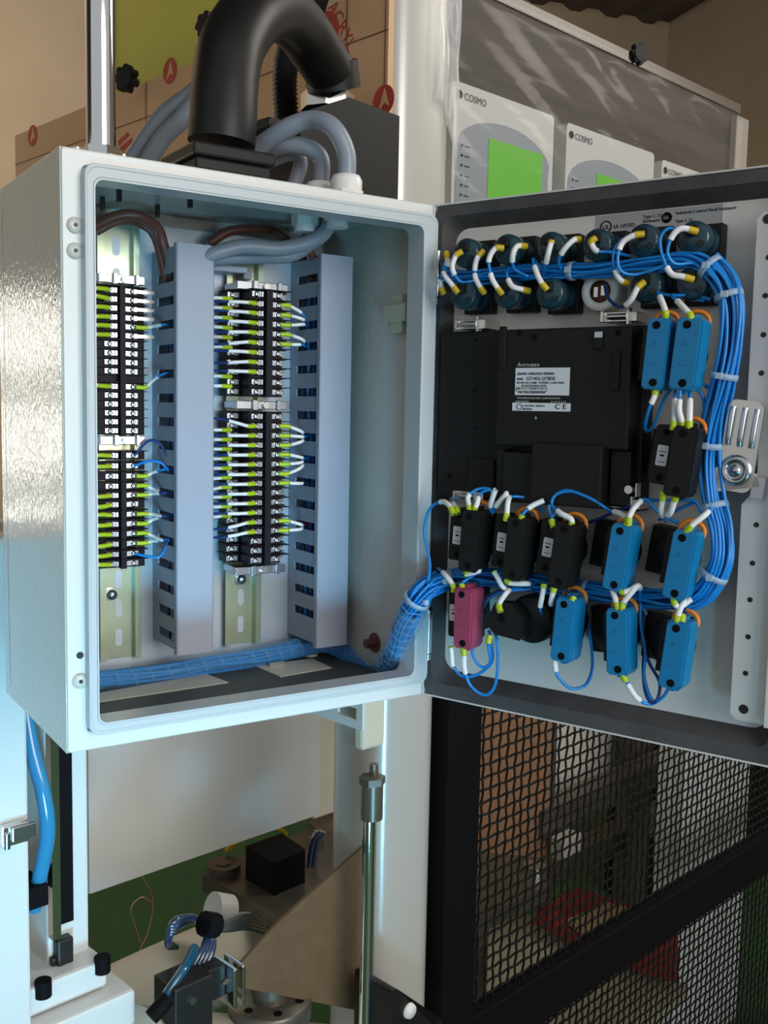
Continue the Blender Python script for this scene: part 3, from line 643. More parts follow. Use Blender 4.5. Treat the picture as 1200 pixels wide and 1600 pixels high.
def black_sw(label, u, v, rot, ring_=True):
    t = switch(label, u, v, 'black', rot, w=.0085, ring_=ring_)
    # second, lower block at the left carrying a white label
    b = MB().prism(oct_prof(.0075, .020, .0015), -.030, -.012, M=T(-.0155, 0, .002)); o = b.build('side_block', black_m, t, bevel=.0006)
    MB().prism(rrect(-.0198, -.0122, -.0055, .0085, .001), -.0304, -.030).build('white_label', label_m, o)
    for s in (1, -1): MB().cyl((-.0155, -.0303, .002+s*.0155), (-.0155, -.028, .002+s*.0155), .0024, n=12).build('screw_recess', ink_m, o)
    MB().box(-.0185, -.0135, -.0305, -.0304, .004, .0045).box(-.0175, -.0145, -.0305, -.0304, .0010, .0022).box(-.0185, -.0135, -.0305, -.0304, -.0030, -.0026).build('label_print', ink_m, o)
    return t
rr = math.radians
switch('blue contact block switch nearest the operator panel, upper right of the door', 1023, 553, 'blue', rr(4), w=.0078)
switch('blue contact block switch beside the wire bundle, upper right of the door', 1070, 553, 'blue', rr(5), w=.0088)
black_sw('black switch with white label below the two upper blue switches', 1062, 722, rr(7))
black_sw('black switch with white label, nearest the hinge below the operator panel', 732, 846, rr(3))
black_sw('black switch with white label, second from the hinge below the operator panel', 803, 858, rr(5))
black_sw('black switch with white label, third from the hinge below the operator panel', 877, 868, rr(7))
switch('blue contact block switch right of the three black ones, below the operator panel', 964, 872, 'blue', rr(7))
switch('blue contact block switch at the right end of the row below the operator panel', 1060, 884, 'blue', rr(8))
switch('blue contact block switch in the bottom row, first of three from the hinge', 879, 985, 'blue', rr(4))
switch('blue contact block switch in the bottom row, middle of three', 963, 1004, 'blue', rr(-3))
switch('blue contact block switch in the bottom row, farthest from the hinge', 1052, 1025, 'blue', rr(6))
t = switch('maroon contact block switch with white label in the bottom row next to the hinge', 722, 967, 'maroon', rr(0), ring_=False)
o = MB().prism(oct_prof(.006, .020, .0015), -.028, -.012, M=T(-.0135, 0, .002)).build('side_block', black_m, t, bevel=.0006)
MB().prism(rrect(-.0185, -.0105, -.0055, .0075, .001), -.0284, -.028).build('white_label', label_m, o)
MB().box(-.0170, -.0120, -.0286, -.0284, .003, .0035).box(-.0165, -.0125, -.0286, -.0284, .0, .001).build('label_print', ink_m, o)
# round black buzzer
t = dthing('buzzer', 'round black buzzer with stepped front between the maroon and the blue bottom switch', 'buzzer', 795, 968, -.030)
MB().lathe([(0, -.020), (.0165, -.020), (.0185, -.017), (.0185, 0), (.0165, .002), (.0165, PY0)], (.012, 0, .0), (0, 1, 0), n=32).build('sounder', black_m, t)
MB().prism([(-.018, -.004), (-.010, -.012), (.012, -.014), (.014, .004), (.004, .013), (-.010, .012)], -.034, -.020).build('terminal_head', black_m, t, bevel=.002)
MB().cyl((-.004, -.0345, .001), (-.004, -.033, .001), .0032, n=12).build('screw_recess', ink_m, t)

# --- harness on the door
tp = lambda s: .75+.45*min(1, s*2)
harness(DF, [dp(700, 432, -.004), dp(745, 432, -.006), dp(810, 425, -.008), dp(880, 424, -.010), dp(950, 420, -.012), dp(1020, 412, -.014), dp(1080, 405, -.016), dp(1122, 425, -.018)],
        .0062, 14, 'blue wire bundle running between the two lamp rows', ties=(.48,), dark=2, seed=7, cyc=1.6)
harness(DF, [dp(1105, 412, -.018), dp(1130, 440, -.018), dp(1142, 480, -.018), dp(1140, 540, -.018), dp(1128, 600, -.018), dp(1114, 660, -.016), dp(1108, 720, -.014), dp(1114, 780, -.014), dp(1126, 830, -.016), dp(1124, 880, -.018), dp(1098, 925, -.018), dp(1065, 938, -.016)],
        .0088, 24, 'thick blue wire bundle running down beside the stiffener strip', ties=(.03, .16, .36, .52, .66, .86), dark=2, seed=8, cyc=.8)
harness(DF, [dp(1090, 930, -.016), dp(1050, 938, -.012), dp(1000, 934, -.008), dp(930, 926, -.006), dp(860, 916, -.006), dp(790, 906, -.008), dp(735, 902, -.012), dp(700, 908, -.018), dp(672, 922, -.026)],
        .0085, 22, 'blue wire bundle running back to the hinge between the two lower switch rows', ties=(.40, .86), dark=3, seed=9, cyc=1.2)

# --- single wires on the door: (label, [(u,v,y)...], ends, sleeve material, wire material)
DWI = []
def dw(label, pts, ends=(1, 0), sl=lime_m, m=None, marker=.015, sleeve=.006, off=.0, r=.0012):
    wire([dp(*p) for p in pts], label, F_=DF, ends=ends, sl=sl, m=m, marker=marker, sleeve=sleeve, off=off, r=r, mk=.0021, sr=.0025)
Y_ = -.024
dw('wire dropping left from the first top-row lamp', [(722, 393, Y_), (712, 400, -.027), (707, 420, -.028), (720, 440, -.024), (745, 438, -.014)], sl=yel_m)
dw('wire at the hinge edge beside the first top-row lamp', [(697, 394, -.02), (699, 412, -.022), (690, 430, -.024), (689, 446, -.022), (694, 460, -.02)], ends=(1, 1), sl=yel_m, marker=.006)
dw('wire from the first second-row lamp up towards the hinge', [(716, 458, Y_), (706, 445, -.026), (694, 428, -.026), (695, 412, -.022), (705, 405, -.014)], sl=yel_m)
dw('wire hooked between first and second lamp columns', [(757, 458, -.022), (750, 448, -.026), (742, 430, -.028), (745, 405, -.028), (756, 392, -.024)], ends=(1, 1), sl=yel_m, marker=.011)
dw('wire bowing left from the second top-row lamp to the lamp below', [(787, 388, Y_), (774, 388, -.028), (764, 405, -.030), (766, 425, -.030), (771, 440, -.029), (785, 460, Y_)], ends=(1, 1), sl=yel_m, marker=.012)
dw('wire from the right of the second top-row lamp into the bundle', [(822, 385, -.018), (808, 385, -.026), (801, 400, -.028), (804, 420, -.022), (825, 432, -.014)], sl=yel_m)
dw('wire from the right of the second-row second lamp', [(827, 455, -.018), (815, 452, -.024), (800, 447, -.027), (792, 430, -.024), (795, 418, -.014)], sl=yel_m)
dw('wire at the left of the third top-row lamp', [(862, 376, -.026), (857, 395, -.028), (853, 412, -.024), (848, 430, -.014)], sleeve=.002, sl=yel_m)
dw('wire from the lamp below the third top-row lamp', [(855, 453, Y_), (845, 440, -.027), (837, 422, -.026), (833, 405, -.02), (845, 420, -.012)], sl=yel_m)
dw('wire looping right of the third top-row lamp', [(905, 374, -.018), (895, 376, -.026), (880, 392, -.028), (873, 410, -.024), (880, 428, -.012)], sl=yel_m)
dw('short wire on the face of the fourth top-row lamp', [(931, 372, -.026), (924, 378, -.028), (932, 392, -.027), (955, 394, -.02), (985, 400, -.014)], sl=yel_m, marker=.007)
dw('long wire loop hanging left of the fifth top-row lamp', [(1006, 366, Y_), (990, 368, -.028), (972, 380, -.030), (965, 405, -.032), (972, 425, -.030), (1000, 428, -.022), (1050, 410, -.016)], sl=yel_m)
dw('wire dropping from the bundle to beside the sixth second-row lamp', [(980, 443, -.018), (968, 436, -.026), (959, 415, -.030), (960, 390, -.030), (972, 374, -.026)], sl=yel_m, marker=.010)
dw('dark wire looping from the key switch to the fourth second-row lamp', [(1006, 441, Y_), (996, 450, -.028), (985, 470, -.028), (968, 480, -.024), (950, 465, -.018), (945, 445, -.012)], sl=yel_m, m=wire_d)
dw('wire loop left of the sixth top-row lamp', [(1090, 362, Y_), (1065, 357, -.030), (1050, 370, -.032), (1043, 395, -.032), (1055, 412, -.028), (1085, 412, -.02), (1115, 425, -.016)], sl=yel_m)
dw('wire from the last second-row lamp up over the bundle', [(1084, 437, Y_), (1066, 432, -.028), (1048, 427, -.030), (1035, 400, -.032), (1032, 372, -.032), (1045, 357, -.030), (1062, 362, -.026)], sl=yel_m)
dw('dark blue wire below the last second-row lamp', [(1025, 457, -.016), (1050, 462, -.020), (1080, 461, -.018), (1110, 468, -.014)], ends=(0, 0))
dw('marked wire dropping to the upper blue switch near the panel', [(1038, 500, -.034), (1040, 488, -.036), (1032, 466, -.030), (1026, 455, -.018)])
dw('marked wire dropping to the upper blue switch near the bundle', [(1079, 503, -.036), (1078, 492, -.036), (1062, 474, -.032), (1052, 461, -.020), (1100, 470, -.014)])
dw('wire under the upper blue switch near the panel', [(1024, 605, -.034), (1023, 618, -.036), (1014, 640, -.036), (1008, 668, -.026), (1018, 670, -.020), (1040, 620, -.024), (1056, 600, -.03)], marker=.006)
dw('left marked wire into the black switch under the blue ones', [(1051, 672, -.036), (1053, 660, -.036), (1054, 635, -.034), (1055, 605, -.030)])
dw('middle marked wire into the black switch under the blue ones', [(1067, 672, -.034), (1066, 660, -.036), (1061, 640, -.038), (1063, 610, -.038)])
dw('right marked wire into the black switch under the blue ones', [(1076, 672, -.036), (1077, 662, -.036), (1078, 635, -.034), (1078, 602, -.026)])
dw('blue wire curving right of the upper blue switches', [(1083, 602, -.020), (1098, 620, -.018), (1101, 655, -.014)], ends=(0, 0))
dw('short blue arc touching the bundle below the upper switches', [(1080, 600, -.022), (1095, 598, -.020), (1106, 606, -.016)], ends=(0, 0))
dw('left marked wire under the black switch', [(1036, 768, -.034), (1036, 778, -.034), (1033, 798, -.030), (1040, 815, -.02)])
dw('right marked wire under the black switch', [(1058, 770, -.036), (1053, 785, -.034), (1046, 803, -.030), (1030, 812, -.018)])
dw('marked wire from the bundle to the last switch under the panel', [(1072, 832, -.036), (1082, 820, -.036), (1102, 804, -.032), (1114, 790, -.022)])
dw('left marked wire to the blue switch right of the black ones', [(978, 822, -.036), (980, 812, -.034), (970, 803, -.030), (950, 796, -.024), (925, 780, -.026), (885, 766, -.026), (860, 780, -.024), (860, 805, -.026), (875, 820, -.03)])
dw('right marked wire to the blue switch right of the black ones', [(982, 822, -.036), (984, 806, -.036), (994, 790, -.032), (1010, 780, -.026), (1028, 800, -.022), (1060, 818, -.020)])
dw('blue wire running under the panel to the bundle', [(1000, 782, -.016), (1050, 782, -.018), (1085, 783, -.018), (1098, 800, -.02), (1118, 790, -.02)], ends=(0, 0))
dw('dark wire sagging under the panel corner', [(890, 822, -.012), (925, 815, -.012), (960, 800, -.014), (985, 790, -.014)], ends=(0, 0), m=wire_d)
dw('second dark wire rising between two lower switches', [(1030, 812, -.012), (1060, 796, -.014), (1085, 785, -.014)], ends=(0, 0), m=wire_m)
dw('outer hinge-side wire arching up from the lower bundle', [(709, 804, -.036), (702, 790, -.034), (690, 784, -.030), (672, 795, -.028), (663, 830, -.030), (672, 880, -.030), (668, 912, -.030)])
dw('marked wire into the first black switch', [(716, 803, -.034), (714, 795, -.032), (708, 786, -.026), (712, 778, -.014)], marker=.008)
dw('pair of blue wires arching above the first black switch', [(734, 802, -.036), (733, 790, -.034), (732, 775, -.032), (748, 764, -.028), (768, 768, -.024), (766, 805, -.014)], marker=.010)
dw('second arching wire above the first black switch', [(738, 802, -.034), (745, 788, -.034), (750, 772, -.030), (765, 766, -.026), (775, 775, -.014)], marker=.008)
dw('tall marked wire left of the second black switch', [(768, 800, -.026), (767, 788, -.030), (773, 768, -.032), (775, 765, -.032)], ends=(0, 1), sleeve=0)
dw('second tall marked wire left of the second black switch', [(770, 802, -.024), (776, 790, -.030), (790, 773, -.032), (791, 771, -.032)], ends=(0, 1), sleeve=0)
dw('upright marked wire into the second black switch', [(790, 814, -.036), (792, 802, -.036), (794, 783, -.034), (800, 776, -.026), (830, 780, -.016), (850, 800, -.012)])
dw('marked wire leaving right from the second black switch', [(812, 816, -.036), (818, 802, -.036), (832, 790, -.032), (850, 782, -.028)], off=.006)
dw('marked wire into the third black switch', [(865, 824, -.036), (862, 810, -.034), (872, 800, -.032), (882, 806, -.034)], marker=0)
dw('looping wire above the third black switch', [(890, 828, -.036), (893, 812, -.036), (876, 802, -.036), (862, 788, -.030), (870, 772, -.028), (895, 768, -.026), (925, 780, -.024), (955, 800, -.020)])
dw('marked wire crossing above the maroon switch', [(709, 925, -.034), (708, 915, -.034), (696, 898, -.032), (685, 888, -.024)])
dw('wire from the maroon switch top up to the first black switch', [(723, 925, -.036), (722, 912, -.034), (730, 905, -.03), (744, 896, -.026)], marker=0)
dw('white marked stub under the first black switch', [(735, 890, -.034), (728, 897, -.034), (745, 893, -.034), (752, 890, -.03)], marker=.012)
dw('marked wire under the second black switch, left', [(772, 893, -.034), (778, 903, -.034), (787, 918, -.032), (800, 922, -.02)], sleeve=.001)
dw('marked wire under the second black switch, right', [(791, 905, -.034), (798, 911, -.034), (823, 912, -.030), (835, 912, -.018)], sleeve=.004)
dw('marked wire from the buzzer up to the bundle', [(782, 956, -.038), (780, 944, -.036), (790, 928, -.034), (800, 920, -.026), (820, 918, -.014)])
dw('blue wire looping over the buzzer shoulder', [(755, 950, -.02), (765, 935, -.024), (790, 924, -.024), (830, 920, -.014)], ends=(0, 0))
dw('second blue wire looping over the buzzer shoulder', [(752, 940, -.02), (768, 928, -.022), (800, 918, -.014)], ends=(0, 0), m=wire_d)
dw('left marked wire hanging from the maroon switch', [(705, 1010, -.036), (706, 1025, -.036), (708, 1040, -.034), (722, 1056, -.030), (745, 1054, -.026), (768, 1035, -.024), (768, 1005, -.028), (764, 985, -.026)], sleeve=.001)
dw('right marked wire hanging from the maroon switch to the door bottom', [(724, 1012, -.036), (725, 1024, -.036), (726, 1046, -.034), (736, 1072, -.030), (758, 1086, -.028), (773, 1072, -.028), (778, 1035, -.030), (776, 1000, -.030), (770, 980, -.022)])
dw('blue wire looping from behind the maroon switch to the buzzer', [(752, 945, -.016), (740, 985, -.024), (738, 1020, -.030), (752, 1042, -.028), (766, 1035, -.028), (763, 1010, -.034), (765, 993, -.032)], ends=(0, 1), marker=0)
dw('left marked wire under the third black switch', [(850, 912, -.034), (849, 922, -.034), (844, 950, -.032), (848, 960, -.02)], sleeve=.003)
dw('right marked wire under the third black switch', [(866, 918, -.036), (864, 926, -.036), (861, 944, -.032), (870, 930, -.02)], sleeve=.003)
dw('sleeved wire rising from the first blue bottom switch', [(888, 947, -.036), (896, 933, -.036), (888, 925, -.026), (880, 905, -.014)], marker=0, sleeve=.008)
dw('wire looping below the first blue bottom switch', [(866, 1020, -.030), (867, 1034, -.036), (869, 1050, -.034), (876, 1062, -.032), (893, 1076, -.028), (915, 1070, -.020), (925, 1045, -.010), (924, 1010, -.002), (918, 960, .004)], sleeve=.001, sl=wire_m)
dw('left marked wire into the middle blue bottom switch', [(965, 955, -.036), (964, 944, -.036), (957, 922, -.034), (950, 905, -.03)])
dw('right marked wire into the middle blue bottom switch', [(972, 955, -.036), (974, 942, -.036), (990, 922, -.034), (998, 915, -.026)])
dw('marked wire under the blue switch right of the black ones', [(970, 920, -.036), (973, 925, -.036), (985, 922, -.034), (999, 916, -.030), (1000, 940, -.014), (1010, 960, -.010)], sleeve=.004)
dw('wire dangling from the middle blue bottom switch', [(972, 1052, -.036), (978, 1064, -.036), (995, 1090, -.032), (1015, 1100, -.026), (1035, 1090, -.026), (1045, 1075, -.030)], off=.002)
dw('long dark blue loop between the last two bottom switches', [(1008, 945, -.010), (1005, 985, -.012), (1012, 1030, -.016), (1030, 1065, -.022), (1028, 1090, -.026), (1018, 1098, -.026), (1008, 1080, -.024), (1005, 1040, -.016), (1010, 1000, -.010)], ends=(0, 0), m=wire_d)
dw('long blue loop between the last two bottom switches', [(1000, 930, -.012), (1001, 975, -.014), (1008, 1020, -.016), (1006, 1055, -.020), (1014, 1085, -.024), (1022, 1098, -.026)], ends=(0, 0))
dw('marked wire from the last switch under the panel to the bottom one', [(1053, 930, -.036), (1054, 942, -.036), (1062, 948, -.034), (1080, 936, -.030)], off=0)
dw('left sleeved wire into the last bottom switch', [(1059, 975, -.036), (1058, 966, -.036), (1066, 945, -.034), (1078, 935, -.028)])
dw('right sleeved wire into the last bottom switch', [(1066, 975, -.034), (1066, 965, -.034), (1070, 950, -.026), (1072, 935, -.02)], m=wire_d, marker=0)

# ================================================================== ABOVE THE CABINET
# chrome pole
pb = wp(158, 236, .03)
o = thing('chrome_pole', 'shiny chrome pole rising from the left front of the cabinet roof', 'pole', T(pb.x, .03, BH))
MB().cyl((0, 0, .002), (0, 0, .5), .0098, n=28).build('tube', chrome_m, o)
MB().cyl((0, 0, 0), (0, 0, .010), .0125, n=6, smooth=False).build('lock_nut', chrome_m, o)
for s in (-1, 1): MB().cyl((s*.016, .002, 0), (s*.016, .002, .008), .0035, n=8).build('bolt', chrome_m, o)
# big black hose elbow on a flange
fy = .085
hp = lambda u, v, y: wp(u, v, y)
e0 = hp(343, 232, fy)
o = thing('black_conduit_arm', 'fat black plastic conduit arching from its flange on the cabinet roof to the black box', 'conduit', WF.M)
pts = [hp(346, 225, fy), hp(349, 185, fy), hp(352, 130, fy+.003), hp(362, 75, fy+.01), hp(392, 28, fy+.03), hp(432, 14, fy+.07), hp(468, 42, fy+.12), hp(500, 88, fy+.15), hp(520, 118, fy+.165)]
MB().tube(pts, .024, n=28, sub=8, rf=lambda s: .0265-.001*s).build('bent_pipe', knob_m, o)
fx, fz = hp(340, 225, fy).x, BH+.030
MB().box(fx-.034, fx+.034, fy-.034, fy+.034, fz-.008, fz+.002).box(fx-.031, fx+.031, fy-.031, fy+.031, fz-.018, fz-.008).build('square_flange', black_m, o, bevel=.002)
for dx_ in (-.024, 0, .024):
    for dy_ in (-.024, .024): MB().cyl((fx+dx_, fy+dy_, BH+.004), (fx+dx_, fy+dy_, fz-.017), .0058, n=12).build('flange_bolt', black_m, o)
MB().cyl((fx, fy-.012, BH), (fx, fy-.012, BH+.006), .019, n=8, smooth=False).cyl((fx, fy-.012, BH+.006), (fx, fy-.012, fz-.010), .013).build('nickel_collar', nickel_m, o)
pe = pts[-1]; MB().cyl(pe+Vector((-.004, -.002, .012)), pe+Vector((.004, .004, -.012)), .0275, n=28).build('end_collar', knob_m, o)
# upper far fitting with cables at the very top of the frame
c = KF.y(480, 8, .10)
o = thing('upper_elbow', 'black conduit end with grey cables coming out at the top edge of the picture', 'conduit', KF.M)
MB().tube([KF.y(395, -30, .10), KF.y(440, -18, .10), KF.y(478, 2, .08)], .020, n=20).build('pipe', knob_m, o)
MB().cyl(KF.y(462, -6, .09), KF.y(488, 14, .07), .024, n=8, smooth=False).build('collar', black_m, o)
for k in range(3): MB().tube([KF.y(462+5*k, 0+6*k, .07), KF.y(470+6*k, 12+6*k, .055), KF.y(482+3*k, 22+5*k, .06)], .0045, n=8).build('cable_end', grey_m, o)
o = thing('lobed_knob', 'black lobed knob half hidden behind the fat conduit', 'knob', KF.M)
# helper for star knobs
def knob(o, p, ax, r):
    ax = Vector(ax).normalized(); e = ax.cross(Vector((0, 0, 1))).normalized(); g = ax.cross(e); b = MB().cyl(p, p+ax*r*.7, r*.78, n=18)
    for k in range(7):
        a = 2*PI*k/7; q_ = p+(e*math.cos(a)+g*math.sin(a))*r*.75; b.cyl(q_, q_+ax*r*.6, r*.30, n=10)
    b.build('knob_head', knob_m, o, bevel=.0008); MB().cyl(p-ax*r*.8, p, r*.35, n=12).build('knob_stem', steelgrey_m, o)
PXL = KF.y(630, 150, 0).x-.02                  # plane of the machine's left side panels
kp = lambda u, v: KF.x(u, v, PXL-.03)
knob(o, kp(328, 42), (-1, -.15, 0), .016)
o = thing('lobed_knob', 'black lobed knob at the edge of the brown film sheet right of the chrome pole', 'knob', KF.M); knob(o, kp(202, 125), (-1, -.3, 0), .018)
# kraft film covered sheet
a0, a1 = KF.x(27, 216, PXL), KF.x(27, 290, PXL)
top = KF.x(24, 214, PXL).z
o = MB().box(PXL-.004, PXL+.004, KF.y(630, 150, 0).y-.0+.0, a0.y, .2, top).build('film_covered_sheet', kraft_m, None, KF.M); tag(o, 'large brown kraft-film covered acrylic sheet with red printed marks behind the cabinet', 'sheet')
# marks printed on it (read along the sheet)
ks = o
SM = Matrix(((0, 0, -1, PXL-.0043), (-1, 0, 0, 0), (0, 1, 0, 0), (0, 0, 0, 1)))   # text x -> -y (towards viewer), text y -> z
def mark(u, v, r):
    p = KF.x(u, v, PXL); n = 24
    b = MB().prism([(p.y+r*math.cos(2*PI*k/n), p.z+r*math.sin(2*PI*k/n)) for k in range(n)], PXL-.0046, PXL-.004, axis='x'); b.build('printed_disc', redink_m, ks)
    MB().prism([(p.y+r*.55, p.z-r*.75), (p.y-r*.1, p.z+r*.75), (p.y-r*.55, p.z-r*.45), (p.y-r*.1, p.z-r*.2)], PXL-.0050, PXL-.0046, axis='x').build('printed_triangle', kraft_m, ks)
for u, v, r in ((270, 112, .017), (55, 213, .017), (512, 54, .024), (604, 158, .016)): mark(u, v, r)
def ptxt(body, u, v, size, rot=0):
    p = KF.x(u, v, PXL); cu = bpy.data.curves.new('printed_lettering', 'FONT'); cu.body = body; cu.size = size; cu.extrude = .0001
    tmp = bpy.data.objects.new('t', cu); C.objects.link(tmp); me = bpy.data.meshes.new_from_object(tmp.evaluated_get(bpy.context.evaluated_depsgraph_get())); bpy.data.objects.remove(tmp)
    me.materials.clear(); me.materials.append(redink_m)
    link('printed_lettering', me, ks, Matrix.Translation((0, p.y, p.z)) @ SM @ RZ(rot))
ptxt('ACRYL', 517, 14, .022, rr(-58))
def patch(uv):
    P = [KF.x(u, v, PXL) for u, v in uv]; MB().prism([(q.y, q.z) for q in P], PXL-.0046, PXL-.004, axis='x').build('printed_bar', redink_m, ks)
for uv in ([(520, 72), (528, 57), (536, 68), (526, 79)], [(527, 82), (541, 74), (543, 80), (531, 91)], [(535, 94), (547, 87), (550, 92), (539, 101)], [(188, 222), (204, 207), (206, 212), (190, 229)], [(191, 232), (210, 216), (211, 222), (196, 238)]): patch(uv)
b = MB()
for u in (232, 545, 605): p = KF.x(u, 150, PXL); b.box(PXL-.0048, PXL-.004, p.y-.0006, p.y+.0006, .25, top-.001)
for u, v in ((300, 160),): p = KF.x(u, v, PXL); b.box(PXL-.0048, PXL-.004, KF.y(630, 150, 0).y, a0.y, p.z-.0006, p.z+.0006)
b.build('printed_line', brown_m, ks)
# olive board above the sheet
p0 = KF.x(182, 150, PXL+.05); p1 = KF.x(360, 100, PXL+.05)
o = MB().box(PXL+.045, PXL+.05, p1.y-.12, p0.y, top-.2, top+1.0).build('olive_board', olive_m, None, KF.M); tag(o, 'yellow green board showing above the brown film sheet at the top', 'board')
p2 = KF.x(174, 150, PXL+.05)
o = MB().box(PXL+.04, PXL+.052, p0.y+.002, p2.y, top-.2, top+1.0).build('board_edge_strip', cream_m, None, KF.M); tag(o, 'narrow cream upright strip at the left edge of the yellow green board', 'strip')
# black motor box with fitting
o = thing('black_gearbox', 'black box housing behind the grey cables with a nickel hex fitting on top', 'housing', KF.M)
g0, g1 = KF.y(430, 200, -.02), KF.y(625, 250, -.02)
zt = KF.y(560, 165, -.02).z
MB().prism([(KF.y(470, 200, -.02).x, .33), (g1.x-.002, .33), (g1.x-.002, KF.y(620, 180, -.02).z), (KF.y(545, 150, -.02).x, KF.y(545, 152, -.02).z), (KF.y(470, 200, -.02).x, KF.y(470, 176, -.02).z)], -.02, .07).build('box_body', black_m, o, bevel=.003)
MB().box(g0.x, KF.y(545, 160, -.02).x, -.01, .08, KF.y(430, 200, -.01).z, KF.y(430, 183, -.01).z+.0).build('box_shoulder', black_m, o, bevel=.003)
hx = KF.y(512, 150, .02); zb = KF.y(512, 158, .02).z
MB().cyl((hx.x, .02, zb-.01), (hx.x, .02, zb+.006), .028, n=8, smooth=False).cyl((hx.x, .02, zb+.006), (hx.x, .02, zb+.02), .020).build('hex_fitting', nickel_m, o)
# corrugated hose behind
q_ = [KF.y(455, 60, .10), KF.y(445, 120, .10), KF.y(448, 190, .10)]
b = MB(); P = smooth_path(q_, 10)
for i in range(len(P)-1): b.cyl(P[i], P[i+1], .014, .011, n=14)
o = b.build('corrugated_hose', knob_m, None, KF.M); tag(o, 'black corrugated hose hanging behind the fat conduit', 'hose')
# grey cables above the roof
gl = wp(541, 285, .05)
def gland(u, v, y, r, label):
    p = wp(u, v, y); t = thing('cable_gland', label, 'cable gland', T(p.x, y, BH))
    MB().cyl((0, 0, 0), (0, 0, .008), r*1.12, n=8, smooth=False).build('gland_base', white_m, t, bevel=.0006)
    MB().lathe([(r, .008), (r*1.02, .016), (r*.86, .020), (r*.60, .021)], (0, 0, 0), (0, 0, 1)).build('gland_cap', white_m, t); return p
gland(541, 280, .035, .0125, 'white cable gland in front on the cabinet roof'); gland(500, 285, .07, .012, 'white cable gland behind the front one on the cabinet roof'); gland(455, 275, .10, .011, 'white cable gland farthest left among the roof glands')
pg = [wp(541, 283, .035), wp(500, 285, .07), wp(455, 275, .10)]
cable(WF, [(pg[0].x, .035, BH+.015), wp(541, 240, .035), wp(520, 200, .04), wp(485, 188, .06), wp(440, 205, .08), wp(390, 240, .11), wp(350, 262, .14)], .0075, grey_m, 'thick grey cable arching highest from the front white gland')
cable(WF, [(pg[1].x, .07, BH+.015), wp(502, 250, .07), wp(478, 230, .075), wp(440, 228, .09), wp(400, 245, .12), wp(360, 262, .15)], .0070, grey_m, 'grey cable arching from the second gland under the highest one')
cable(WF, [(pg[2].x, .10, BH+.015), wp(470, 255, .10), wp(455, 240, .10), wp(420, 252, .12), wp(380, 268, .15)], .0060, grey_m, 'lowest grey cable arching behind the glands')
cable(KF, [KF.y(205, 255, .12), KF.y(232, 215, .10), KF.y(262, 178, .08), KF.y(300, 150, .06), KF.y(330, 120, .06)], .010, grey_m, 'pale grey cable rising behind the left of the fat conduit')
cable(KF, [KF.y(228, 258, .10), KF.y(255, 215, .08), KF.y(285, 185, .06), KF.y(310, 150, .05)], .009, grey_m, 'second pale grey cable beside it behind the fat conduit')

# ================================================================== MACHINE
# column
xl, xr = KF.y(592, 1400, 0).x, KF.y(683, 1400, 0).x
cm = (xl+xr)/2; hw = (xr-xl)/2
prof = []
for k in range(48):
    a = 2*PI*k/48; c_, s_ = math.cos(a), math.sin(a); pw = .55
    prof.append((cm+hw*math.copysign(abs(c_)**pw, c_), .05+.05*math.copysign(abs(s_)**pw, s_)))
o = MB().prism(prof, FLZ, 1.2, axis='z', smooth=True).build('machine_column', alu_m, None, KF.M); tag(o, 'tall pale rounded machine column right behind the cabinet hinge', 'column')
# side flange of column
p = KF.y(562, 1150, .01); z_ = KF.y(565, 1172, .01).z
o = MB().box(p.x, xl+.01, .005, .02, z_, .1).build('column_bracket', cream_m, None, KF.M, bevel=.004); tag(o, 'cream flat bracket on the left of the column just below the cabinet', 'bracket')
bx = KF.y(566, 1140, -.012).x; q1, q2 = KF.x(566, 1143, bx), KF.x(470, 1107, bx)
b = MB(); zt_b = .02; Q = [(q1.y, q1.z), (q2.y+.2, q1.z-.0), (q2.y+.2, zt_b), (q1.y, zt_b)]
c1, c2, c3 = KF.x(557, 1128, bx), KF.x(528, 1114, bx), KF.x(557, 1108, bx)
n_ = 4; I_ = [(c1.y, c1.z), (c2.y, c2.z), (c2.y, c3.z), (c1.y, c3.z)]
vs = [(bx, a, z) for a, z in Q]+[(bx+.004, a, z) for a, z in Q]+[(bx+.004, a, z) for a, z in I_]+[(bx, a, z) for a, z in I_]
b.add(vs, [(k*4+i, k*4+(i+1) % 4, ((k+1) % 4)*4+(i+1) % 4, ((k+1) % 4)*4+i) for k in range(4) for i in range(4)])
o = b.build('cabinet_bracket', creamw_m, None, KF.M, bevel=.0008); tag(o, 'pale bracket plate with a cut-out under the cabinet floor', 'bracket')
# rod pair
p0 = KF.y(572, 1510, -.02); p1 = KF.y(586, 1400, -.02)
o = thing('slide_rod', 'bright steel gas strut rod standing left of the column', 'rod', KF.M)
zt = KF.y(580, 1280, -.02).z
MB().cyl((p0.x, -.02, FLZ), (p0.x, -.02, zt), .0075).build('rod', chrome_m, o)
MB().cyl((p0.x+.012, -.014, FLZ), (p0.x+.012, -.014, zt+.03), .004).build('thin_rod', nickel_m, o)
MB().cyl((p0.x+.006, -.018, zt), (p0.x+.006, -.018, zt+.04), .0125).cyl((p0.x+.006, -.018, zt+.04), (p0.x+.006, -.018, zt+.048), .015, n=6, smooth=False).cyl((p0.x+.012, -.014, zt+.048), (p0.x+.012, -.014, zt+.060), .005).build('rod_cap', steelgrey_m, o)
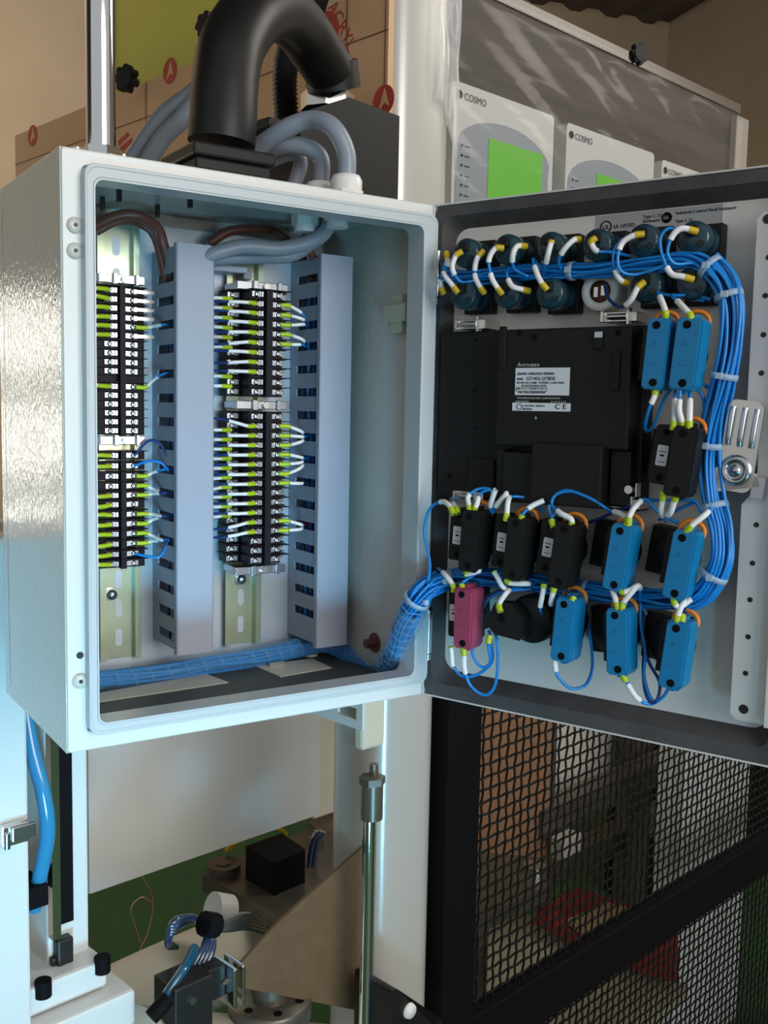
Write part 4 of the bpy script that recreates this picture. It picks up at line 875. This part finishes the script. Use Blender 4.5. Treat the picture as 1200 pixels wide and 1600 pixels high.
# thin dark seam beside column
# white rear sheet
WY = .42
s0, s1 = KF.y(140, 1397, WY), KF.y(499, 1270, WY)
o = MB().box(s0.x, s1.x, WY, WY+.01, s0.z, .15).build('guard_panel', creamw_m, None, KF.M); tag(o, 'wide glossy white guard sheet behind and below the cabinet', 'panel')
s2 = KF.y(600, 1260, WY+.05)
o = MB().box(s1.x+.006, s2.x, WY+.02, WY+.03, KF.y(540, 1262, WY+.02).z, .15).build('guard_panel', cream_m, None, KF.M); tag(o, 'narrow cream guard sheet between the wide white one and the column', 'panel')
# left white column A and post B
ly = .05
a0 = KF.y(47, 1400, ly)
o = thing('machine_post', 'wide white machine post at the left edge of the picture', 'post', KF.M)
MB().box(a0.x-.25, a0.x, ly, ly+.15, FLZ, .12).build('post_body', creamw_m, o, bevel=.003)
p = KF.y(22, 1300, ly-.002)
MB().box(p.x-.014, p.x+.012, ly-.008, ly, p.z-.010, p.z+.010).build('catch', nickel_m, o, bevel=.002); MB().box(p.x-.006, p.x+.016, ly-.012, ly-.008, p.z-.005, p.z+.008).cyl((p.x-.012, ly-.014, p.z-.008), (p.x-.012, ly-.014, p.z+.006), .003).build('catch_lever', steel_m, o, bevel=.001)
by = .10
c0, c1 = KF.y(74, 1400, by), KF.y(139, 1400, by)
o = thing('guide_post', 'white upright guide post with a black slot beside the left machine post', 'post', KF.M)
MB().box(c0.x, c1.x, by, by+.12, KF.y(100, 1500, by).z-.02, .12).build('post_body', creamw_m, o, bevel=.003)
MB().box(a0.x+.001, c0.x, by+.05, by+.06, FLZ+.2, .12).build('recess_back', cream_m, o)
bz = KF.y(100, 1440, by).z
xs0, xs1 = KF.y(92, 1400, by-.003).x, KF.y(114, 1400, by-.003).x
MB().box(xs0, xs1, by-.004, by, bz, .12).build('black_slot', ink_m, o)
MB().box(xs0-.010, xs0-.004, by-.010, by, bz-.01, .12).box(xs0-.003, xs0, by-.007, by, bz-.02, .12).build('chrome_track', chrome_m, o)
MB().box(xs0-.006, xs1-.004, by-.012, by, bz-.040, bz-.012).box(xs0-.010, xs0+.008, by-.008, by, bz-.048, bz-.030).build('track_end', dark_m, o, bevel=.002)
f0, f1 = KF.y(52, 1560, by-.03), KF.y(168, 1500, by-.03)
zf = KF.y(140, 1500, by-.03).z
MB().box(a0.x+.001, f1.x, by-.03, by+.15, zf-.035, zf-.006)  .box(a0.x+.001, f1.x+.02, by-.05, by+.2, zf-.075, zf-.037).build('foot_plate', creamw_m, o, bevel=.004)
for u, v in ((60, 1537), (152, 1500)):
    p = KF.y(u, v, by-.02); MB().cyl((p.x, by-.03, p.z-.008), (p.x, by-.03, p.z+.008), .008, n=12).build('foot_bolt', ink_m, o)
cable(KF, [KF.y(38, 1100, by), KF.y(50, 1170, by-.01), KF.y(68, 1240, by-.02), KF.y(74, 1300, by-.02), KF.y(62, 1370, by-.01), KF.y(52, 1420, by)], .0075, tubeb_m, 'translucent blue air hose bowed in the recess of the left post', 'air_hose', 'hose')
p = KF.y(54, 1398, by-.01); o = MB().box(p.x-.012, p.x+.010, by-.02, by+.02, p.z-.010, p.z+.012).build('hose_fitting', ink_m, None, KF.M, bevel=.002); tag(o, 'black fitting at the lower end of the bowed blue hose', 'fitting')
# fat cream tube lower left
e0_, e1_ = KF.y(120, 1640, .10), KF.y(420, 1485, .30)
o = MB().tube([KF.y(150, 1600, .30), KF.y(220, 1562, .33), KF.y(300, 1522, .36), KF.y(440, 1455, .42)], .058, n=40).build('fat_cream_tube', cream_m, None, KF.M); tag(o, 'fat cream painted tube lying diagonally across the bottom left', 'tube')
o = MB().cyl(KF.y(560, 1690, .12), KF.y(190, 1680, .06), .065, n=40).build('cream_casting', cream_m, None, KF.M); tag(o, 'rounded cream machine casting at the very bottom', 'casting')
# steel table with block, boss
TZ = -.50
def kz(u, v, z=TZ): return KF.z(u, v, z)
o = thing('steel_table', 'dark ground steel plate behind the brown sheet with black block on it', 'table', KF.M)
t0, t1, t2, t3 = kz(315, 1365), kz(470, 1450), kz(640, 1330), kz(560, 1262)
MB().prism([(t0.x, t0.y), (t1.x, t1.y), (t2.x, t2.y), (t3.x, t3.y)], TZ-.03, TZ, axis='z').build('plate', steelgrey_m, o, bevel=.002)
p = kz(349, 1360); MB().cyl((p.x, p.y, TZ), (p.x, p.y, TZ+.012), .027, n=28).cyl((p.x, p.y, TZ+.012), (p.x, p.y, TZ+.0135), .012).build('boss', steelgrey_m, o)
a_, b__, c__ , d_ = kz(382, 1372), kz(428, 1400), kz(478, 1378), kz(440, 1350)
blk = MB().prism([(a_.x, a_.y), (b__.x, b__.y), (c__.x, c__.y), (d_.x, d_.y)], TZ, TZ+.052, axis='z').build('black_block', ink_m, o, bevel=.004)
MB().prism([(kz(480, 1310).x, kz(480, 1310).y), (kz(505, 1330).x, kz(505, 1330).y), (kz(640, 1270).x, kz(640, 1270).y), (kz(600, 1255).x, kz(600, 1255).y)], TZ-.01, TZ+.03, axis='z').build('side_bar', steelgrey_m, o, bevel=.002)
ym = kz(480, 1360)
o = thing('tube_bundle', 'two short clear tubes standing right of the black block', 'tubes', KF.M)
for k in range(2): MB().tube([kz(483+7*k, 1352)+Vector((0, 0, 0)), kz(484+7*k, 1352)+Vector((.004, 0, .03)), kz(490+7*k, 1352)+Vector((.008, .0, .055))], .006, n=10).build('tube', darktube_m, o)
# brown sheet (triangular corner in view)
cc = [(345, 1548), (600, 1595), (600, 1290), (575, 1330)]
CY = .06
b = MB()
P3 = [KF.y(345, 1536, .03), KF.y(434, 1440, .03), KF.y(566, 1322, .03), KF.y(640, 1255, .03), KF.y(640, 1594, .03)]
xm_ = xl-.004
P3 = [p for p in P3]
def clipx(a, b_, x): t_ = (x-a.x)/(b_.x-a.x); return a.lerp(b_, t_)
P3 = [P3[0], P3[1], P3[2], clipx(P3[2], P3[3], xm_), clipx(P3[4], P3[0], xm_)]
b.prism([(p.x, p.z) for p in P3], .028, .032)
o = b.build('brown_sheet', card_m, None, KF.M); tag(o, 'slanting brown board in front of the steel table left of the rod', 'board')
# steel flange disc below sheet
p = KF.y(422, 1570, .06)
o = thing('round_flange', 'turned steel flange with a thick shaft at the bottom below the brown board', 'flange', KF.M)
MB().lathe([(0, .0), (.045, .0), (.047, -.003), (.047, -.022), (.044, -.026), (0, -.026)], (p.x, .06, p.z+.010), (0, 0, 1), n=40).build('disc', steelgrey_m, o)
MB().cyl((p.x, .06, p.z+.01), (p.x, .06, p.z+.06), .022, n=28).build('shaft', steelgrey_m, o)
for a in range(6): MB().cyl((p.x+.035*math.cos(a+.3), .06+.035*math.sin(a+.3), p.z+.0095), (p.x+.035*math.cos(a+.3), .06+.035*math.sin(a+.3), p.z+.0105), .005, n=12).build('bolt_hole', ink_m, o)
# dark clamp blocks
p = KF.y(305, 1560, .02)
o = thing('clamp_block', 'dark steel clamp block in the bottom left below the coil of tubing', 'block', KF.M @ T(p.x, .02, p.z))
MB().box(-.024, .022, 0, .04, -.06, .018).box(.022, .045, .01, .03, -.02, .016).build('block_body', dark_m, o, bevel=.002)
MB().box(.045, .050, -.004, .03, -.03, .014).box(.056, .060, -.004, .03, -.03, .014).build('clamp_jaw', chrome_m, o, bevel=.001); MB().cyl((-.004, -.003, .0), (-.004, .002, .0), .004, n=12).build('clamp_screw', steel_m, o)
p = KF.y(236, 1590, .02); o = MB().cyl(p, p+Vector((.02, 0, .012)), .008).build('rubber_plug', ink_m, None, KF.M); tag(o, 'small black rubber plug at the bottom left edge of the clamp block', 'plug')
cable(KF, [KF.y(245, 1585, .02), KF.y(262, 1550, .03), KF.y(290, 1510, .03), KF.y(305, 1480, .02)], .0048, mat('teal_tube', (.01, .07, .12), .15, coat=.5), 'dark teal tube running up from the black rubber plug', 'air_hose', 'hose')
# small gauge
p = KF.y(348, 1422, .30); o = thing('pressure_gauge', 'small round white gauge beneath the steel table edge', 'gauge', KF.M @ T(p.x, .30, p.z) @ RY(rr(20)))
MB().cyl((-.018, 0, 0), (.010, -.004, 0), .024, .022, n=24).build('gauge_case', white_m, o); MB().box(-.002, .010, -.026, -.022, -.012, -.008).box(.002, .006, -.0265, -.022, -.008, .004).build('gauge_print', ink_m, o)
# tubing coil
o = thing('tubing_coil', 'coil of glossy navy blue tubing tied with a black clip above the cream tube', 'hose', KF.M)
for k in range(4):
    dz = .006*k
    MB().tube([KF.y(322, 1444, .09+dz), KF.y(300, 1433+2*k, .07+dz), KF.y(272, 1440+4*k, .06), KF.y(262, 1468+3*k, .07), KF.y(275, 1480, .10)], .0036, n=10).build('tube_turn', darktube_m, o)
    MB().tube([KF.y(318, 1440, .08), KF.y(332-3*k, 1462, .06), KF.y(330-6*k, 1490, .05), KF.y(310-6*k, 1525, .05)], .0036, n=10).build('tube_turn', darktube_m, o)
    MB().tube([KF.y(322, 1446, .09), KF.y(350, 1442+3*k, .10), KF.y(385, 1430+6*k, .13), KF.y(412, 1440+5*k, .16)], .0045, n=10).build('tube_turn', mat('clear_tube%d' % k, (.10, .13, .14), .1, coat=1), o)
p = KF.y(318, 1443, .055); MB().cyl(p, p+Vector((.016, 0, -.008)), .013, n=10).build('black_clip', ink_m, o)
# copper loops on the floor side
o = thing('copper_wire_loop', 'thin loose copper wire loop hanging below the white guard sheet', 'wire', KF.M)
MB().tube([KF.y(222, 1370, .4), KF.y(237, 1395, .4), KF.y(238, 1425, .4), KF.y(230, 1460, .4), KF.y(218, 1485, .4)], .0009, n=6).build('strand', copper_m, o)
MB().tube([KF.y(237, 1410, .4), KF.y(222, 1402, .4), KF.y(205, 1418, .4), KF.y(212, 1450, .4), KF.y(222, 1478, .4)], .0009, n=6).build('strand', copper_m, o)
o = MB().tube([KF.y(352, 1330, .5), KF.y(372, 1312, .5), KF.y(366, 1322, .5), KF.y(354, 1332, .5)], .003, n=6).tube([KF.y(425, 1292, .5), KF.y(445, 1300, .5), KF.y(448, 1312, .5)], .003, n=6).build('yellow_strap', yellow_m, None, KF.M); tag(o, 'yellow strap ends showing below the white guard sheet', 'strap')
# black box with button at the bottom
p = KF.y(612, 1560, -.06); q_ = KF.y(690, 1600, -.06)
o = thing('button_box', 'black control box with a white push button at the foot of the column', 'control box', KF.M)
MB().prism([(p.x, p.z-.06), (p.x, p.z+.008), (p.x+.008, p.z+.008), (q_.x-.008, q_.z+.004), (q_.x, q_.z-.012), (q_.x, p.z-.06)], -.06, .0).build('box_body', black_m, o, bevel=.003)
pp = KF.y(641, 1580, -.062); MB().lathe([(0, -.004), (.008, -.004), (.009, 0)], (pp.x, -.060, pp.z), (0, 1, 0)).build('push_button', white_m, o)

# ---------------- mesh guard door
o = thing('mesh_guard', 'black wire mesh guard door with frame below the open cabinet door', 'mesh guard', KF.M)
m0 = KF.y(685, 1400, 0).x; m1 = KF.y(736, 1400, 0).x; mt = KF.y(720, 1040, 0).z; mr = KF.y(1300, 1300, 0).x
MB().box(m0, m1, -.01, .03, FLZ+.03, mt).build('frame_post', ink_m, o, bevel=.002)
r0 = KF.y(1200, 1307, -.008).z; r1 = KF.y(1200, 1363, -.008).z
MB().box(m1, mr, -.008, .02, r1, r0).build('frame_rail', ink_m, o, bevel=.002)
MB().box(m1, mr, -.008, .02, mt-.04, mt).build('frame_rail', ink_m, o, bevel=.002); MB().box(m1, mr, -.008, .02, FLZ+.03, FLZ+.08).build('frame_rail', ink_m, o, bevel=.002); MB().box(mr, mr+.05, -.01, .03, FLZ+.03, mt).build('frame_post', ink_m, o, bevel=.002)
p_ = .0168; b = MB(); nx = int((mr-m1)/p_); nz = int((mt-FLZ-.1)/p_)
def zig(pts, r=.0012):
    vs = []; n = len(pts)
    for (x, y, z), ax in pts:
        if ax == 'z': vs += [(x-r, y-r, z), (x+r, y-r, z), (x+r, y+r, z), (x-r, y+r, z)]
        else: vs += [(x, y-r, z-r), (x, y-r, z+r), (x, y+r, z+r), (x, y+r, z-r)]
    fs = [(i*4+k, i*4+(k+1) % 4, (i+1)*4+(k+1) % 4, (i+1)*4+k) for i in range(n-1) for k in range(4)]
    b.add(vs, fs)
rg = random.Random(5)
for i in range(nx):
    x = m1+p_*(i+.5); jx = rg.uniform(-.0008, .0008)
    zig([((x+jx+.0010*math.sin(k*.8+i), .008+.0012*(1 if (i+k) % 2 else -1), FLZ+.06+p_*k), 'z') for k in range(nz+2)])
for k in range(nz+2):
    z = FLZ+.06+p_*k
    zig([((m1+p_*(i+.5), .008-.0012*(1 if (i+k) % 2 else -1), z), 'x') for i in range(nx)])
b.build('wire_mesh', mesh_m, o, kind='stuff')
# things seen through the mesh
hy = lambda u, v, y: KF.y(u, v, y)
def slab(name, label, cat, m, u0, v0, u1, v1, y, d=.02, zt=None, bevel=.002):
    a, b_ = hy(u0, (v0+v1)/2, y), hy(u1, (v0+v1)/2, y); z1 = hy((u0+u1)/2, v0, y).z if zt is None else zt; z0 = hy((u0+u1)/2, v1, y).z
    o = MB().box(a.x, b_.x, y, y+d, z0, z1).build(name, m, None, KF.M, bevel=bevel); return tag(o, label, cat)
o = slab('post_edge', 'thin cream edge strip along the mesh guard frame', 'strip', creamw_m, 737, 1090, 741, 1640, .05, .01, 0)
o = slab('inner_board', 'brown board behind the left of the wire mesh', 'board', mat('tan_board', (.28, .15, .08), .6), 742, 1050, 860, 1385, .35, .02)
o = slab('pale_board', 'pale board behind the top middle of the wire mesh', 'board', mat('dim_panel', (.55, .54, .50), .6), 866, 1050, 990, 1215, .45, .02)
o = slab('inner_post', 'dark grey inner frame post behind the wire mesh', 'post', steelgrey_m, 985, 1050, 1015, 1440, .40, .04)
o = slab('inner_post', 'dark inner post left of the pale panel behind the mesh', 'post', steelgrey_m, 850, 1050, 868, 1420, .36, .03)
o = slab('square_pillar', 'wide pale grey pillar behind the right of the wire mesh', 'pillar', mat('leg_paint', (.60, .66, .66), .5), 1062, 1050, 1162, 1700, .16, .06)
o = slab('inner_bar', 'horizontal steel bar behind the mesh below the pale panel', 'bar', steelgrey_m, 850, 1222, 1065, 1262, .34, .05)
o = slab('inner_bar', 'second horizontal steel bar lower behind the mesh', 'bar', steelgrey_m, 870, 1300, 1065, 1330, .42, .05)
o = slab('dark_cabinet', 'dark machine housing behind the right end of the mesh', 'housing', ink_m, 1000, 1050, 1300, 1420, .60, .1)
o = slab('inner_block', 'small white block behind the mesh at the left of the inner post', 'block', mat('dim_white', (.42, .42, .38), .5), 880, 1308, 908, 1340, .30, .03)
# table with leg behind mesh
o = thing('inner_table', 'grey steel table plate with a thick leg behind the left of the mesh', 'table', KF.M)
ZT = -.52
a_, b__, c__, d_ = KF.z(738, 1330, ZT), KF.z(738, 1440, ZT), KF.z(855, 1385, ZT), KF.z(850, 1340, ZT)
MB().prism([(v_.x, v_.y) for v_ in (a_, b__, c__, d_)], ZT-.025, ZT, axis='z').build('table_plate', steelgrey_m, o, bevel=.002)
c = KF.z(753, 1425, ZT); MB().cyl((c.x+.02, c.y+.03, FLZ), (c.x+.02, c.y+.03, ZT-.025), .022, n=20).cyl((c.x+.02, c.y+.03, ZT-.16), (c.x+.02, c.y+.03, ZT-.20), .032, n=20).build('table_leg', steelgrey_m, o)
c = KF.z(835, 1362, ZT); MB().cyl((c.x, c.y, ZT), (c.x, c.y, ZT+.012), .018, n=16).build('table_knob', steel_m, o)
ZF = -.80
def zslab(name, label, cat, m, uv, z, d=.02):
    P = [KF.z(u, v, z) for u, v in uv]; o = MB().prism([(q.x, max(q.y, .035)) for q in P], z-d, z, axis='z').build(name, m, None, KF.M); return tag(o, label, cat)
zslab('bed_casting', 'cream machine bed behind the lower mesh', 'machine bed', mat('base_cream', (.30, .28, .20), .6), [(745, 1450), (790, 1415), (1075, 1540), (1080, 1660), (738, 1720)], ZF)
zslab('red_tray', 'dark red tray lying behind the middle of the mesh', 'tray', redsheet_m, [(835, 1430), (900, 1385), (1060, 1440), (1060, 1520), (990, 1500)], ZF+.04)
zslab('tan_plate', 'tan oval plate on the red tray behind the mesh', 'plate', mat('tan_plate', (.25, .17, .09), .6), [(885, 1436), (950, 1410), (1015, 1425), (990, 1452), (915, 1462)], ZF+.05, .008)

# ---------------- display units and wrap, upper right
def unit(k, label, u0, u1, v0, depth):
    y = .03; a, b_ = hy(u0, v0+60, y), hy(u1, v0+60, y); zt = hy(u0, v0, y).z; w = b_.x-a.x
    t = thing('display_unit', label, 'instrument', KF.M @ T(a.x, y, zt))
    H_ = .165
    MB().prism([(0, -H_), (w, -H_), (w, -.004), (w-.004, 0), (.004, 0), (0, -.004)], 0, depth).build('housing', unit_m, t, bevel=.0015)
    pr = [(.006, -H_), (.006, -.075)]+[(.006+w*.47-w*.47*math.cos(x*PI/14), -.075+.042*math.sin(x*PI/14)) for x in range(1, 14)]+[(w-.010, -.080), (w-.010, -H_)]
    MB().prism(pr, -.0008, 0).build('bezel', bezel_m, t)
    s0_ = w*.33; MB().box(s0_, w-.024, -.0016, -.0006, -H_+.03, -.054).build('screen', screen_m, t)
    text('COSMO', .0115, t, T(.018, -.001, -.0185), mat('logo_grey', (.05, .06, .08), .5))
    MB().cyl((.010, -.001, -.0145), (.010, 0, -.0145), .005, n=14).build('logo_disc', ink_m, t)
    for j in range(7): MB().cyl((.016, -.0018, -.072-.0115*j), (.016, -.0006, -.072-.0115*j), .0016, n=10).box(.021, .030, -.0012, -.0006, -.0728-.0115*j, -.0715-.0115*j).build('indicator', ink_m, t)
    MB().cyl((w-.0, depth*.2, -.10), (w+.001, depth*.2, -.10), .003, n=10).build('side_screw', ink_m, t)
unit(0, 'white instrument with green screen nearest the column', 708, 866, 124, .07)
unit(1, 'second white instrument with green screen, further right behind the door top', 884, 1022, 190, .07)
unit(2, 'third white instrument, only its top corner showing above the door', 1032, 1140, 248, .07)
TP = .15
xa_, xb_ = hy(706, 60, TP).x, hy(1150, 200, TP).x; zt_ = hy(1150, 172, TP).z
o = thing('tinted_cover', 'dark tinted cover sheet behind the instruments wrapped in stretch film', 'sheet', KF.M)
MB().box(xa_, xb_, TP, TP+.005, .3, zt_).build('cover_sheet', tint_m, o)
MB().box(xa_, xb_+.01, TP-.002, TP+.012, zt_-.004, zt_+.012).build('top_edge', mat('film_edge', (.14, .12, .10), .3, alpha=.6), o)
xe = hy(1142, 200, TP).x; MB().box(xe, xe+.045, TP-.012, TP+.0, .3, zt_-.015).build('wrapped_corner', mat('film_corner', (.55, .52, .48), .15, alpha=.4, bump=(30, 1)), o)
o = thing('lobed_knob', 'black lobed knob on the top edge of the tinted cover', 'knob', KF.M); knob(o, hy(995, 86, -.004), (-.3, -1, 0), .014)
# stretch film: a wrinkled sheet in front of the instruments and round the column
def film(name, label, f, nu, nv, m, th_=.0006):
    vs = [f(i/nu, j/nv) for j in range(nv+1) for i in range(nu+1)]
    fs = [(j*(nu+1)+i, j*(nu+1)+i+1, (j+1)*(nu+1)+i+1, (j+1)*(nu+1)+i) for j in range(nv) for i in range(nu)]
    me = bpy.data.meshes.new(name); me.from_pydata(vs, [], fs); me.polygons.foreach_set('use_smooth', [True]*len(fs)); me.materials.append(m)
    o = link(name, me, None, KF.M); s = o.modifiers.new('solid', 'SOLIDIFY'); s.thickness = th_; return tag(o, label, 'film')
fx0, fx1, fz1 = xr-.01, hy(1160, 200, .01).x, hy(1150, 176, .01).z
film('stretch_film', 'clear wrinkled stretch film pulled over the instruments and tinted cover', lambda u, v: (fx0+(fx1-fx0)*u, .012+.003*math.sin(u*23+v*9)+.0015*math.sin(v*60+u*40), .3+(fz1-.3)*v), 60, 40, film_m)
film('stretch_film', 'torn clear film flap clinging to the column', lambda u, v: (cm+hw*(.15+.9*u), -.004-.004*abs(math.sin(v*17))-.003*math.sin(u*9+v*5)+.04*max(0, u-.75), .58+.02*math.sin(u*4)+(.5)*v-.07*u*(1-v)), 14, 40, mat('film_flap', (.8, .8, .8), .12, alpha=.30, bump=(60, 1)))
